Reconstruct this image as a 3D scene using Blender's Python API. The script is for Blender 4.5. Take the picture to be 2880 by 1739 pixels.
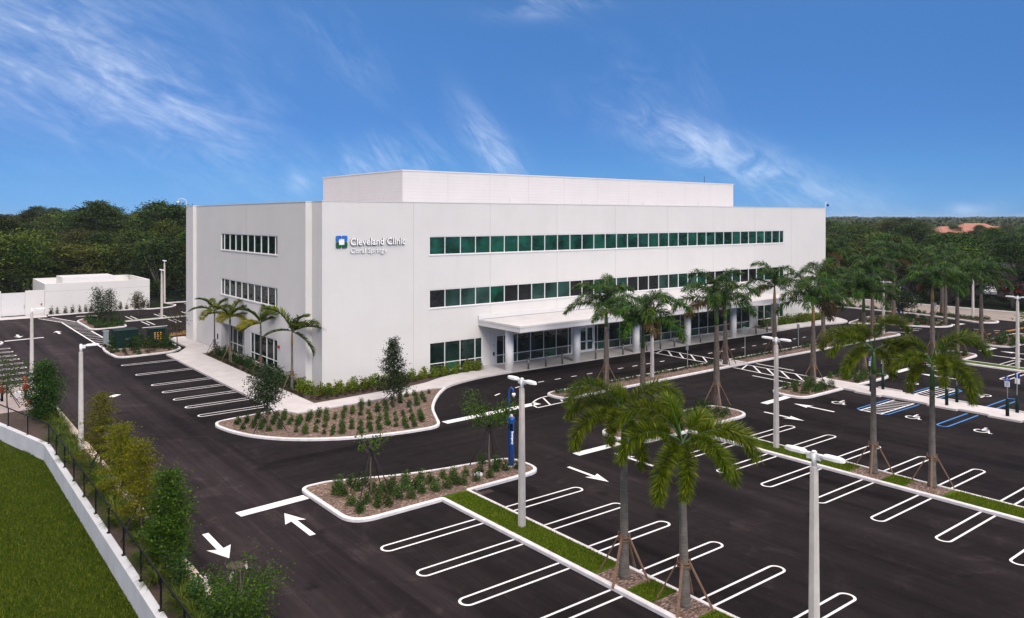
import bpy, math, random
import numpy as np
from mathutils import Vector, Matrix
for o in list(bpy.data.objects): bpy.data.objects.remove(o)
SC = bpy.context.scene
COL = SC.collection
R = math.radians
PI = math.pi

# ------------------------------------------------------------------ camera (site frame: x along the long front, y along the side wall)
CX, CY, CH, YAW = -26.123, -57.292, 13.2, 51.857
FOC = 2202.0 / 2880.0
cam = bpy.data.objects.new("camera", bpy.data.cameras.new("camera"))
COL.objects.link(cam)
cam.location = (CX, CY, CH)
cam.rotation_euler = (R(90), 0, R(YAW - 90))
cam.data.sensor_width = 36.0
cam.data.lens = 36.0 * FOC
cam.data.shift_y = -(869.5 - 613.0) / 2880.0
cam.data.clip_start = 0.5
cam.data.clip_end = 9000
SC.camera = cam
# ------------------------------------------------------------------ sky, sun, exposure
SUN_EL, SUN_AZ = 32.0, -104.0       # azimuth from +x, counter-clockwise: behind the camera, on the front of the building
world = bpy.data.worlds.new("World"); SC.world = world; world.use_nodes = True
W = world.node_tree; W.nodes.clear()
def wn(t, **k):
    n = W.nodes.new(t)
    for a, b in k.items(): setattr(n, a, b)
    return n
sky = wn('ShaderNodeTexSky', sky_type='NISHITA', sun_disc=False, sun_elevation=R(SUN_EL), sun_rotation=R(90 - SUN_AZ), altitude=0, air_density=1.0, dust_density=0.3, ozone_density=3.0)
gain = wn('ShaderNodeMixRGB', blend_type='MULTIPLY'); gain.inputs[0].default_value = 1
tc = wn('ShaderNodeTexCoord')
W.links.new(sky.outputs[0], gain.inputs[1])
# deep blue of a clear sky overhead, paler towards the horizon
sep = wn('ShaderNodeSeparateXYZ'); W.links.new(tc.outputs['Generated'], sep.inputs[0])
ramp = wn('ShaderNodeValToRGB'); W.links.new(sep.outputs[2], ramp.inputs[0])
e = ramp.color_ramp.elements
e[0].position = 0.0; e[0].color = (0.139, 0.35, 0.88, 1)
e[1].position = 0.225; e[1].color = (0.200, 0.355, 0.574, 1)
for p_, c_ in ((0.02, (0.128, 0.305, 0.764)), (0.043, (0.126, 0.277, 0.63)), (0.081, (0.129, 0.263, 0.539)), (0.119, (0.143, 0.267, 0.515)), (0.156, (0.16, 0.293, 0.52)), (0.193, (0.181, 0.323, 0.542)), (0.32, (0.30, 0.45, 0.62)), (0.6, (0.75, 0.9, 1.0))):
    x_ = e.new(p_); x_.color = (*c_, 1)
W.links.new(ramp.outputs[0], gain.inputs[2])
rdir = Vector((math.sin(R(YAW)), -math.cos(R(YAW)), 0)); dh = wn('ShaderNodeVectorMath', operation='DOT_PRODUCT'); W.links.new(tc.outputs['Generated'], dh.inputs[0]); dh.inputs[1].default_value = rdir
bal = wn('ShaderNodeMapRange', interpolation_type='SMOOTHSTEP'); W.links.new(dh.outputs['Value'], bal.inputs[0]); bal.inputs[1].default_value = -0.05; bal.inputs[2].default_value = 0.6; bal.inputs[3].default_value = 0.80; bal.inputs[4].default_value = 0.98
gain2 = wn('ShaderNodeVectorMath', operation='SCALE'); W.links.new(gain.outputs[0], gain2.inputs[0]); W.links.new(bal.outputs[0], gain2.inputs['Scale'])
# cirrus: stretched noise inside a few soft patches of sky
def math_(op, a, b=None, c=None):
    n = wn('ShaderNodeMath', operation=op)
    for i, v in enumerate((a, b, c)):
        if v is None: continue
        if hasattr(v, 'links'): W.links.new(v, n.inputs[i])
        else: n.inputs[i].default_value = v
    return n.outputs[0]
def skydir(px, py):
    d = Vector((math.cos(R(YAW)), math.sin(R(YAW)), 0)); r = Vector((d.y, -d.x, 0))
    return (d + r * ((px - 1440) / 2202.0) + Vector((0, 0, 1)) * ((613 - py) / 2202.0)).normalized()
def streak(scale, stretch, ang, detail, dist, seed):
    d = skydir(1440, 300); r = Vector((d.y, -d.x, 0)).normalized(); u = r.cross(d)
    dr = wn('ShaderNodeVectorMath', operation='DOT_PRODUCT'); W.links.new(tc.outputs['Generated'], dr.inputs[0]); dr.inputs[1].default_value = r
    du = wn('ShaderNodeVectorMath', operation='DOT_PRODUCT'); W.links.new(tc.outputs['Generated'], du.inputs[0]); du.inputs[1].default_value = u
    ca, sa = math.cos(R(ang)), math.sin(R(ang))
    a = math_('ADD', math_('MULTIPLY', dr.outputs['Value'], ca), math_('MULTIPLY', du.outputs['Value'], sa))
    b = math_('ADD', math_('MULTIPLY', dr.outputs['Value'], -sa), math_('MULTIPLY', du.outputs['Value'], ca))
    cb = wn('ShaderNodeCombineXYZ'); W.links.new(math_('MULTIPLY', a, scale / stretch), cb.inputs[0]); W.links.new(math_('MULTIPLY', b, scale), cb.inputs[1]); cb.inputs[2].default_value = seed
    nz = wn('ShaderNodeTexNoise'); nz.inputs['Scale'].default_value = 1; nz.inputs['Detail'].default_value = detail; nz.inputs['Roughness'].default_value = 0.62; nz.inputs['Distortion'].default_value = dist
    W.links.new(cb.outputs[0], nz.inputs['Vector'])
    return nz.outputs['Fac']
def patch(px, py, rx, ry, ang, streak_out, lo, hi, amt):
    d = skydir(px, py); r = Vector((d.y, -d.x, 0)).normalized(); u = r.cross(d).normalized(); u = -u if u.z < 0 else u
    sub = wn('ShaderNodeVectorMath', operation='SUBTRACT'); W.links.new(tc.outputs['Generated'], sub.inputs[0]); sub.inputs[1].default_value = d
    def dot(v):
        n = wn('ShaderNodeVectorMath', operation='DOT_PRODUCT'); W.links.new(sub.outputs[0], n.inputs[0]); n.inputs[1].default_value = v; return n.outputs['Value']
    ca, sa = math.cos(R(ang)), math.sin(R(ang))
    v1 = (r * ca + u * sa) / (rx / 2202.0); v2 = (-r * sa + u * ca) / (ry / 2202.0)
    q = math_('ADD', math_('POWER', math_('ABSOLUTE', dot(v1)), 2.0), math_('POWER', math_('ABSOLUTE', dot(v2)), 2.0))
    mm = math_('POWER', 2.718, math_('MULTIPLY', q, -2.0))
    s = wn('ShaderNodeMapRange', interpolation_type='SMOOTHSTEP'); W.links.new(streak_out, s.inputs[0]); s.inputs[1].default_value = lo; s.inputs[2].default_value = hi
    return math_('MULTIPLY', math_('MULTIPLY', mm, s.outputs[0]), amt)
s1 = streak(30, 1.9, -32, 10, 1.1, 1.0); s2 = streak(40, 4.0, -22, 9, 0.5, 5.0); s3 = streak(34, 3.4, -58, 9, 0.6, 9.0); s4 = streak(9, 2.0, -35, 6, 0.9, 3.0)
cl = None
for a in ((150, 130, 620, 230, -28, s1, 0.36, 0.80, 0.78), (470, 290, 430, 110, -32, s2, 0.38, 0.75, 0.85), (60, 80, 480, 330, -10, s4, 0.28, 0.75, 0.85),
          (960, 130, 330, 110, -50, s3, 0.42, 0.8, 0.30), (1390, 420, 190, 60, -55, s3, 0.30, 0.66, 1.15), (1080, 455, 270, 80, 8, s3, 0.38, 0.72, 0.75),
          (2080, 465, 430, 85, -24, s1, 0.30, 0.72, 1.15), (1930, 395, 180, 55, -12, s2, 0.32, 0.66, 0.8), (1940, 260, 120, 170, 10, s3, 0.42, 0.8, 0.3),
          (2330, 540, 300, 90, -20, s4, 0.32, 0.75, 0.5), (1540, 15, 190, 45, 4, s2, 0.36, 0.72, 0.75), (1800, 230, 260, 70, -45, s1, 0.42, 0.8, 0.25),
          (2740, 588, 85, 26, 4, s2, 0.30, 0.66, 0.75), (835, 515, 45, 40, -60, s3, 0.3, 0.6, 0.4), (700, 330, 700, 300, -30, s4, 0.4, 0.9, 0.28)):
    p = patch(*a)
    cl = p if cl is None else math_('ADD', cl, p)
fine = streak(95, 5.0, -35, 8, 0.8, 12.0)
fm = wn('ShaderNodeMapRange'); W.links.new(fine, fm.inputs[0]); fm.inputs[1].default_value = 0.3; fm.inputs[2].default_value = 0.72; fm.inputs[3].default_value = 0.45; fm.inputs[4].default_value = 1.15
cl = math_('MULTIPLY', cl, fm.outputs[0])
cl = math_('MINIMUM', math_('MULTIPLY', cl, 0.37), 0.5)
# brightness added to the unseen upper sky for soft, nearly shadowless light
sky_fill = wn('ShaderNodeMapRange', interpolation_type='SMOOTHSTEP'); W.links.new(sep.outputs[2], sky_fill.inputs[0]); sky_fill.inputs[1].default_value = 0.30; sky_fill.inputs[2].default_value = 0.62
mixv = wn('ShaderNodeMixRGB'); W.links.new(math_('MULTIPLY', sky_fill.outputs[0], 0.8), mixv.inputs[0]); W.links.new(gain2.outputs[0], mixv.inputs[1]); mixv.inputs[2].default_value = (12.5, 11.2, 10.6, 1)
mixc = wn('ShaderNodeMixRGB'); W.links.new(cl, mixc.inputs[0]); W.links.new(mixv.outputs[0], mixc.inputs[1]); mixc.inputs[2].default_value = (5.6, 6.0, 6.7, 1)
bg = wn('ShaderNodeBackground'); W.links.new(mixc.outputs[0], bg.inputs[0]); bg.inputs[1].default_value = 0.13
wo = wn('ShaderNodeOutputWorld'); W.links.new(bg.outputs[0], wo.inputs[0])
sd = bpy.data.lights.new("sun", 'SUN'); sd.energy = 1.42; sd.angle = R(20); sd.color = (1.0, 0.93, 0.86)
sun = bpy.data.objects.new("sun", sd); COL.objects.link(sun)
dirv = Vector((math.cos(R(SUN_EL)) * math.cos(R(SUN_AZ)), math.cos(R(SUN_EL)) * math.sin(R(SUN_AZ)), math.sin(R(SUN_EL))))
sun.rotation_euler = dirv.to_track_quat('Z', 'Y').to_euler()
SC.view_settings.view_transform = 'Standard'; SC.view_settings.look = 'None'; SC.view_settings.gamma = 1
SC.view_settings.exposure = 0.6
SC.render.engine = 'CYCLES'
SC.cycles.max_bounces = 6; SC.cycles.diffuse_bounces = 3; SC.cycles.glossy_bounces = 3; SC.cycles.transmission_bounces = 3

# ------------------------------------------------------------------ helpers
TH = R(YAW); VX, VY = math.cos(TH), math.sin(TH); RX, RY = VY, -VX
def G(px, py, z=0.0):
    """site position of a point of the surveyed photograph lying at height z"""
    d = (CH - z) * 2202.0 / (py - 613.0); l = (px - 1440.0) / 2202.0 * d
    return (CX + d * VX + l * RX, CY + d * VY + l * RY)
REG = {'R4': (2160, 560, 2.9764), 'R5': (0, 1000, 2.9764), 'R6': (520, 900, 2.9764), 'R7': (1180, 860, 2.9764), 'R8': (1700, 840, 2.9764), 'R9': (2160, 900, 2.9764),
       'B2': (640, 1300, 3.389), 'B3': (1200, 1250, 3.043), 'L': (0, 820, 4.252), 'Z4': (2500, 760, 6.2), 'R0': (0, 500, 2.9764)}
def Q(r, *pts, z=0.0):
    a, b, s = REG[r]; return [G(a + x / s, b + y / s, z) for x, y in pts]
def dist(x, y): return (x - CX) * VX + (y - CY) * VY
def px_of(x, y): return 1440 + 2202 * ((x - CX) * RX + (y - CY) * RY) / max(dist(x, y), 0.1)

class MB:
    def __init__(s): s.v = []; s.f = []; s.m = []; s.sm = []
    def add(s, vs, fs, mi=0, smooth=False):
        k = len(s.v); s.v += [tuple(p) for p in vs]; s.f += [tuple(i + k for i in f) for f in fs]; s.m += [mi] * len(fs); s.sm += [smooth] * len(fs); return s
    def quad(s, a, b, c, d, mi=0): return s.add([a, b, c, d], [(0, 1, 2, 3)], mi)
    def box(s, x0, y0, z0, x1, y1, z1, mi=0):
        if x1 < x0: x0, x1 = x1, x0
        if y1 < y0: y0, y1 = y1, y0
        v = [(x0, y0, z0), (x1, y0, z0), (x1, y1, z0), (x0, y1, z0), (x0, y0, z1), (x1, y0, z1), (x1, y1, z1), (x0, y1, z1)]
        return s.add(v, [(0, 3, 2, 1), (4, 5, 6, 7), (0, 1, 5, 4), (1, 2, 6, 5), (2, 3, 7, 6), (3, 0, 4, 7)], mi)
    def obox(s, c, ax, ay, az, hx, hy, hz, mi=0):
        c = Vector(c); ax = Vector(ax) * hx; ay = Vector(ay) * hy; az = Vector(az) * hz
        v = [c + ax * i + ay * j + az * k for k in (-1, 1) for i, j in ((-1, -1), (1, -1), (1, 1), (-1, 1))]
        return s.add(v, [(0, 3, 2, 1), (4, 5, 6, 7), (0, 1, 5, 4), (1, 2, 6, 5), (2, 3, 7, 6), (3, 0, 4, 7)], mi)
    def tube(s, pts, rad, n=8, mi=0, caps=True, rot=0.0, smooth=True):
        pts = [Vector(p) for p in pts]
        if not hasattr(rad, '__len__'): rad = [rad] * len(pts)
        k = len(s.v); up = Vector((0, 0, 1)); prev = None
        for i, p in enumerate(pts):
            t = (pts[min(i + 1, len(pts) - 1)] - pts[max(i - 1, 0)]).normalized()
            if prev is None:
                a = t.cross(up); a = a.normalized() if a.length > 1e-3 else Vector((1, 0, 0))
            else:
                a = prev - t * prev.dot(t); a = a.normalized() if a.length > 1e-4 else t.orthogonal().normalized()
            prev = a; b = t.cross(a)
            for j in range(n):
                w = 2 * PI * j / n + rot
                s.v.append(tuple(p + (a * math.cos(w) + b * math.sin(w)) * rad[i]))
        for i in range(len(pts) - 1):
            for j in range(n):
                s.f.append((k + i * n + j, k + i * n + (j + 1) % n, k + (i + 1) * n + (j + 1) % n, k + (i + 1) * n + j)); s.m.append(mi); s.sm.append(smooth)
        if caps:
            s.f.append(tuple(k + j for j in reversed(range(n)))); s.m.append(mi); s.sm.append(False)
            s.f.append(tuple(k + (len(pts) - 1) * n + j for j in range(n))); s.m.append(mi); s.sm.append(False)
        return s
    def prism(s, poly, z0, z1, mi=0, bottom=False):
        n = len(poly); a = [(x, y, z0) for x, y in poly] + [(x, y, z1) for x, y in poly]
        f = [(i, (i + 1) % n, n + (i + 1) % n, n + i) for i in range(n)] + [tuple(range(n, 2 * n))]
        if bottom: f.append(tuple(reversed(range(n))))
        return s.add(a, f, mi)
    def build(s, name, mats, parent=None, loc=None):
        me = bpy.data.meshes.new(name); me.from_pydata(s.v, [], s.f)
        if not isinstance(mats, (list, tuple)): mats = [mats]
        for m in mats: me.materials.append(m)
        me.polygons.foreach_set('material_index', s.m); me.polygons.foreach_set('use_smooth', s.sm); me.update()
        return link(name, me, parent, loc)
def link(name, me, parent=None, loc=None):
    o = bpy.data.objects.new(name, me); COL.objects.link(o)
    if parent is not None: o.parent = parent
    if loc is not None: o.location = loc
    return o
def tag(o, label=None, cat=None, group=None, kind=None):
    if label: o['label'] = label
    if cat: o['category'] = cat
    if group: o['group'] = group
    if kind: o['kind'] = kind
    return o
def thing(name, label, cat, loc=(0, 0, 0), rz=0.0, group=None):
    o = bpy.data.objects.new(name, None); COL.objects.link(o); o.location = loc; o.rotation_euler = (0, 0, rz); o.empty_display_size = 0.2
    return tag(o, label, cat, group)
def struct(o): o['kind'] = 'structure'; return o
def dup(root, loc, rz=0.0, label=None, group=None, scale=None):
    r = root.copy(); COL.objects.link(r); r.location = loc; r.rotation_euler = (0, 0, rz)
    if scale: r.scale = (scale,) * 3 if not hasattr(scale, '__len__') else scale
    if label: r['label'] = label
    if group: r['group'] = group
    for ch in list(root.children):
        c = ch.copy(); COL.objects.link(c); c.parent = r
        for g in ch.children:
            d = g.copy(); COL.objects.link(d); d.parent = c
    return r
ORD = ['first', 'second', 'third', 'fourth', 'fifth', 'sixth', 'seventh', 'eighth', 'ninth', 'tenth', 'eleventh', 'twelfth']
def smooth_poly(pts, rads, seg=7):
    """closed polygon with corners rounded by radii"""
    out = []; n = len(pts)
    for i in range(n):
        p = Vector(pts[i]); a = Vector(pts[i - 1]); b = Vector(pts[(i + 1) % n]); r = rads[i] if hasattr(rads, '__len__') else rads
        da = (a - p); db = (b - p); r = min(r, da.length * .48, db.length * .48)
        if r < 0.02: out.append(tuple(p)); continue
        p0 = p + da.normalized() * r; p1 = p + db.normalized() * r
        for k in range(seg + 1):
            t = k / seg; q = p0 * (1 - t) ** 2 + p * 2 * t * (1 - t) + p1 * t * t; out.append(tuple(q))
    return out
def catmull(pts, n=6, closed=False):
    P = [Vector(p) for p in pts]; out = []; m = len(P)
    for i in range(m if closed else m - 1):
        p0 = P[(i - 1) % m] if (closed or i > 0) else P[0] * 2 - P[1]; p1 = P[i]; p2 = P[(i + 1) % m]; p3 = P[(i + 2) % m] if (closed or i < m - 2) else P[-1] * 2 - P[-2]
        for k in range(n):
            t = k / n; out.append(tuple(0.5 * ((2 * p1) + (p2 - p0) * t + (2 * p0 - 5 * p1 + 4 * p2 - p3) * t * t + (3 * p1 - p0 - 3 * p2 + p3) * t ** 3)))
    if not closed: out.append(tuple(P[-1]))
    return out
def area(p): return 0.5 * sum(p[i][0] * p[(i + 1) % len(p)][1] - p[(i + 1) % len(p)][0] * p[i][1] for i in range(len(p)))
def inset(poly, d):
    if area(poly) < 0: poly = poly[::-1]
    n = len(poly); out = []
    for i in range(n):
        a = Vector(poly[i - 1]); p = Vector(poly[i]); b = Vector(poly[(i + 1) % n])
        u = (p - a); v = (b - p)
        if u.length < 1e-5 or v.length < 1e-5: out.append(tuple(p)); continue
        u.normalize(); v.normalize()
        nrm = Vector((-u.y - v.y, u.x + v.x)); 
        if nrm.length < 1e-4: out.append(tuple(p)); continue
        nrm.normalize(); c = max(0.45, nrm.dot(Vector((-u.y, u.x))))
        out.append(tuple(p + nrm * d / c))
    return poly, out
def inside(p, poly):
    x, y = p; c = False; n = len(poly)
    for i in range(n):
        x1, y1 = poly[i][0], poly[i][1]; x2, y2 = poly[i - 1][0], poly[i - 1][1]
        if (y1 > y) != (y2 > y) and x < (x2 - x1) * (y - y1) / (y2 - y1) + x1: c = not c
    return c

# ------------------------------------------------------------------ materials
def newmat(name):
    m = bpy.data.materials.new(name); m.use_nodes = True; t = m.node_tree; t.nodes.clear()
    b = t.nodes.new('ShaderNodeBsdfPrincipled'); o = t.nodes.new('ShaderNodeOutputMaterial'); t.links.new(b.outputs[0], o.inputs[0])
    return m, t, b
def N(t, typ, **k):
    n = t.nodes.new(typ)
    for a, b in k.items(): setattr(n, a, b)
    return n
def noise(t, scale, detail=4, rough=0.55, vec=None, dist=0.0):
    n = N(t, 'ShaderNodeTexNoise'); n.inputs['Scale'].default_value = scale; n.inputs['Detail'].default_value = detail; n.inputs['Roughness'].default_value = rough; n.inputs['Distortion'].default_value = dist
    if vec is not None: t.links.new(vec, n.inputs['Vector'])
    return n.outputs['Fac']
def objco(t, sc=(1, 1, 1), world=False):
    c = N(t, 'ShaderNodeNewGeometry').outputs['Position'] if world else N(t, 'ShaderNodeTexCoord').outputs['Object']
    mp = N(t, 'ShaderNodeMapping'); mp.inputs['Scale'].default_value = sc; t.links.new(c, mp.inputs[0]); return mp.outputs[0]
def rampn(t, fac, stops):
    r = N(t, 'ShaderNodeValToRGB'); t.links.new(fac, r.inputs[0]); el = r.color_ramp.elements
    el[0].position, el[0].color = stops[0][0], (*stops[0][1], 1); el[1].position, el[1].color = stops[-1][0], (*stops[-1][1], 1)
    for p, c in stops[1:-1]: q = el.new(p); q.color = (*c, 1)
    return r.outputs[0]
def mixn(t, fac, a, b, mode='MIX'):
    m = N(t, 'ShaderNodeMixRGB', blend_type=mode)
    for i, v in enumerate((fac, a, b)):
        if hasattr(v, 'links'): t.links.new(v, m.inputs[i])
        elif isinstance(v, (int, float)): m.inputs[i].default_value = v
        else: m.inputs[i].default_value = (*v, 1)
    return m.outputs[0]
def bump(t, b, h, strength=0.3, d=0.02):
    n = N(t, 'ShaderNodeBump'); n.inputs['Strength'].default_value = strength; n.inputs['Distance'].default_value = d; t.links.new(h, n.inputs['Height']); t.links.new(n.outputs[0], b.inputs['Normal'])
def simple(name, c, rough=0.6, var=0.12, scale=3.0, metal=0.0, spec=0.5, bmp=0.0, bscale=60, world=False, sc=(1, 1, 1)):
    m, t, b = newmat(name); v = objco(t, sc, world); f = noise(t, scale, 6, 0.6, v)
    lo = tuple(x * (1 - var) for x in c); hi = tuple(min(1, x * (1 + var)) for x in c)
    t.links.new(rampn(t, f, [(0.3, lo), (0.7, hi)]), b.inputs['Base Color'])
    b.inputs['Roughness'].default_value = rough; b.inputs['Metallic'].default_value = metal; b.inputs['Specular IOR Level'].default_value = spec
    if bmp: bump(t, b, noise(t, bscale, 4, 0.6, v), bmp, 0.01)
    return m
def leafmat(name, c1, c2, c3=None, trans=0.25, rough=0.5, objvar=0.25):
    m, t, b = newmat(name); g = N(t, 'ShaderNodeNewGeometry')
    stops = [(0.0, c1), (0.75, c2)] + ([(1.0, c3)] if c3 else [])
    col = rampn(t, g.outputs['Random Per Island'], stops)
    oi = N(t, 'ShaderNodeObjectInfo'); f = N(t, 'ShaderNodeMapRange'); t.links.new(oi.outputs['Random'], f.inputs[0]); f.inputs[3].default_value = 1 - objvar; f.inputs[4].default_value = 1 + objvar
    hs = N(t, 'ShaderNodeHueSaturation'); t.links.new(col, hs.inputs['Color']); hs.inputs['Saturation'].default_value = 1.12; t.links.new(f.outputs[0], hs.inputs['Value'])
    h2 = N(t, 'ShaderNodeMapRange'); mm = N(t, 'ShaderNodeMath', operation='FRACT'); m2 = N(t, 'ShaderNodeMath', operation='MULTIPLY'); t.links.new(oi.outputs['Random'], m2.inputs[0]); m2.inputs[1].default_value = 7.31; t.links.new(m2.outputs[0], mm.inputs[0])
    t.links.new(mm.outputs[0], h2.inputs[0]); h2.inputs[3].default_value = 0.5 - 0.07 * objvar; h2.inputs[4].default_value = 0.5 + 0.07 * objvar; t.links.new(h2.outputs[0], hs.inputs['Hue'])
    t.links.new(hs.outputs[0], b.inputs['Base Color']); b.inputs['Roughness'].default_value = rough; b.inputs['Specular IOR Level'].default_value = 0.12
    tr = N(t, 'ShaderNodeBsdfTranslucent'); t.links.new(hs.outputs[0], tr.inputs[0]); mx = N(t, 'ShaderNodeMixShader'); mx.inputs[0].default_value = trans
    t.links.new(b.outputs[0], mx.inputs[1]); t.links.new(tr.outputs[0], mx.inputs[2])
    out = [n for n in t.nodes if n.type == 'OUTPUT_MATERIAL'][0]; t.links.new(mx.outputs[0], out.inputs[0])
    return m
# asphalt: fine grain, paving lanes running along y (and along x on the front drive), scuffs
def asphalt_mat():
    m, t, b = newmat('asphalt'); pos = N(t, 'ShaderNodeNewGeometry').outputs['Position']
    sx = N(t, 'ShaderNodeSeparateXYZ'); t.links.new(pos, sx.inputs[0])
    def mp(s):
        n = N(t, 'ShaderNodeMapping'); n.inputs['Scale'].default_value = s; t.links.new(pos, n.inputs[0]); return n.outputs[0]
    def M(op, a, b_=None):
        n = N(t, 'ShaderNodeMath', operation=op)
        for i, v in enumerate((a, b_)):
            if v is None: continue
            if hasattr(v, 'links'): t.links.new(v, n.inputs[i])
            else: n.inputs[i].default_value = v
        return n.outputs[0]
    lane_y = noise(t, 1.0, 3, 0.6, mp((0.45, 0.018, 1))); lane_x = noise(t, 1.0, 3, 0.6, mp((0.018, 0.45, 1)))
    streak_y = noise(t, 1.0, 5, 0.7, mp((2.4, 0.10, 1)), 0.4); streak_x = noise(t, 1.0, 5, 0.7, mp((0.10, 2.4, 1)), 0.4)
    band = M('MULTIPLY', M('GREATER_THAN', sx.outputs[1], -22.3), M('GREATER_THAN', sx.outputs[0], -10.8))
    lane = mixn(t, band, lane_y, lane_x); stre = mixn(t, band, streak_y, streak_x)
    big = noise(t, 0.11, 4, 0.6, pos, 0.6); grain = noise(t, 26, 3, 0.8, pos); mid = noise(t, 1.3, 6, 0.7, pos)
    c = rampn(t, big, [(0.3, (0.0082, 0.0064, 0.0068)), (0.72, (0.0172, 0.0135, 0.0143))])
    c = mixn(t, 0.95, c, rampn(t, lane, [(0.35, (0.45, 0.45, 0.46)), (0.5, (1, 1, 1)), (0.68, (1.4, 1.38, 1.38))]), 'MULTIPLY')
    c = mixn(t, 0.7, c, rampn(t, stre, [(0.3, (0.6, 0.6, 0.6)), (0.5, (1, 1, 1)), (0.75, (1.45, 1.42, 1.4))]), 'MULTIPLY')
    c = mixn(t, 0.6, c, rampn(t, mid, [(0.25, (0.65, 0.65, 0.65)), (0.6, (1.1, 1.1, 1.1)), (0.8, (1.5, 1.45, 1.4))]), 'MULTIPLY')
    c = mixn(t, 0.8, c, rampn(t, grain, [(0.3, (0.6, 0.6, 0.6)), (0.7, (1.5, 1.5, 1.5))]), 'MULTIPLY')
    # older, slightly greyer lane down the west drive
    lx = N(t, 'ShaderNodeMapRange'); t.links.new(sx.outputs[0], lx.inputs[0]); lx.inputs[1].default_value = -10.6; lx.inputs[2].default_value = -11.4
    c = mixn(t, lx.outputs[0], c, mixn(t, 1.0, c, (1.95, 1.9, 1.95), 'MULTIPLY'))
    # oil drips, tyre scuffs and pale dust spots
    vo = N(t, 'ShaderNodeTexVoronoi'); vo.inputs['Scale'].default_value = 0.42; t.links.new(pos, vo.inputs['Vector']); dd = M('ADD', vo.outputs['Distance'], M('MULTIPLY', noise(t, 3.5, 4, 0.7, pos), 0.5))
    sp = N(t, 'ShaderNodeMapRange'); t.links.new(dd, sp.inputs[0]); sp.inputs[1].default_value = 0.30; sp.inputs[2].default_value = 0.42; sp.inputs[3].default_value = 0.65; sp.inputs[4].default_value = 0.0
    c = mixn(t, sp.outputs[0], c, (0.004, 0.0035, 0.004))
    dust = noise(t, 0.5, 7, 0.75, pos, 1.2); c = mixn(t, 0.8, c, rampn(t, dust, [(0.54, (1, 1, 1)), (0.72, (2.3, 2.25, 2.2))]), 'MULTIPLY')
    tw_ = noise(t, 1.0, 6, 0.8, mp((9.0, 0.35, 1)), 0.2); tw2 = noise(t, 1.0, 6, 0.8, mp((0.35, 9.0, 1)), 0.2); c = mixn(t, 0.55, c, rampn(t, mixn(t, band, tw_, tw2), [(0.35, (0.55, 0.55, 0.55)), (0.5, (1, 1, 1)), (0.7, (1.3, 1.3, 1.3))]), 'MULTIPLY')
    # paving seams: thin dark lines every few metres across the lane direction
    w = M('ADD', M('MULTIPLY', noise(t, 0.35, 2, 0.5, pos), 0.5), mixn(t, band, sx.outputs[0], sx.outputs[1]))
    fr = M('ABSOLUTE', M('SUBTRACT', M('FRACT', M('DIVIDE', w, 3.7)), 0.5))
    seam = N(t, 'ShaderNodeMapRange'); t.links.new(fr, seam.inputs[0]); seam.inputs[1].default_value = 0.0; seam.inputs[2].default_value = 0.012; seam.inputs[3].default_value = 0.55; seam.inputs[4].default_value = 0.0
    c = mixn(t, seam.outputs[0], c, (0.006, 0.005, 0.006))
    t.links.new(c, b.inputs['Base Color'])
    rr = rampn(t, mid, [(0.3, (0.72, 0.72, 0.72)), (0.7, (0.95, 0.95, 0.95))]); t.links.new(rr, b.inputs['Roughness']); b.inputs['Specular IOR Level'].default_value = 0.05
    bump(t, b, grain, 0.5, 0.01)
    return m
M_ASPH = asphalt_mat()
def wallmat(name, c, rib=False):
    m, t, b = newmat(name); v = objco(t); f1 = noise(t, 0.35, 5, 0.6, v); f2 = noise(t, 40, 3, 0.7, v)
    st = noise(t, 1.0, 5, 0.65, objco(t, (1.2, 1.2, 0.10)))
    c0 = tuple(x * 0.95 for x in c); c_ = rampn(t, f1, [(0.3, c0), (0.7, c)])
    c_ = mixn(t, 0.4, c_, rampn(t, st, [(0.3, (0.945, 0.945, 0.94)), (0.62, (1, 1, 1))]), 'MULTIPLY')
    t.links.new(c_, b.inputs['Base Color']); b.inputs['Roughness'].default_value = 0.75; b.inputs['Specular IOR Level'].default_value = 0.3
    if rib:
        sz = N(t, 'ShaderNodeSeparateXYZ'); t.links.new(v, sz.inputs[0]); w = N(t, 'ShaderNodeMath', operation='FRACT'); mu = N(t, 'ShaderNodeMath', operation='MULTIPLY'); t.links.new(sz.outputs[2], mu.inputs[0]); mu.inputs[1].default_value = 3.2; t.links.new(mu.outputs[0], w.inputs[0])
        r = rampn(t, w.outputs[0], [(0.0, (0, 0, 0)), (0.08, (0, 0, 0)), (0.14, (1, 1, 1))]); bump(t, b, r, 0.35, 0.03)
    else: bump(t, b, f2, 0.25, 0.01)
    return m
M_WALL = wallmat('painted_concrete_wall', (0.66, 0.64, 0.615))
M_COL = simple('white_column', (0.86, 0.84, 0.82), 0.5, 0.04)
M_SIDE = M_WALL
M_PENT = wallmat('ribbed_metal_siding', (0.60, 0.575, 0.57), True)
M_TRIM = simple('white_metal_trim', (0.62, 0.605, 0.60), 0.4, 0.03)
M_ROOF = simple('white_roof_membrane', (0.56, 0.54, 0.53), 0.8, 0.07, 0.8, bmp=0.1)
M_JOINT = simple('panel_joint', (0.43, 0.41, 0.395), 0.8, 0.05)
M_FRAME = simple('window_frame', (0.82, 0.81, 0.79), 0.4, 0.03)
M_CONC = simple('pale_concrete', (0.50, 0.47, 0.46), 0.85, 0.10, 0.9, bmp=0.25, bscale=30, world=True)
M_CONC2 = simple('plaza_concrete', (0.46, 0.435, 0.42), 0.85, 0.10, 0.7, bmp=0.25, bscale=30, world=True)
M_KERB = simple('white_kerb', (0.64, 0.61, 0.61), 0.8, 0.14, 2.2, bmp=0.3, bscale=30, world=True)
M_RIB = simple('cream_kerb', (0.56, 0.47, 0.39), 0.85, 0.25, 3.5, bmp=0.3, world=True)
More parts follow.
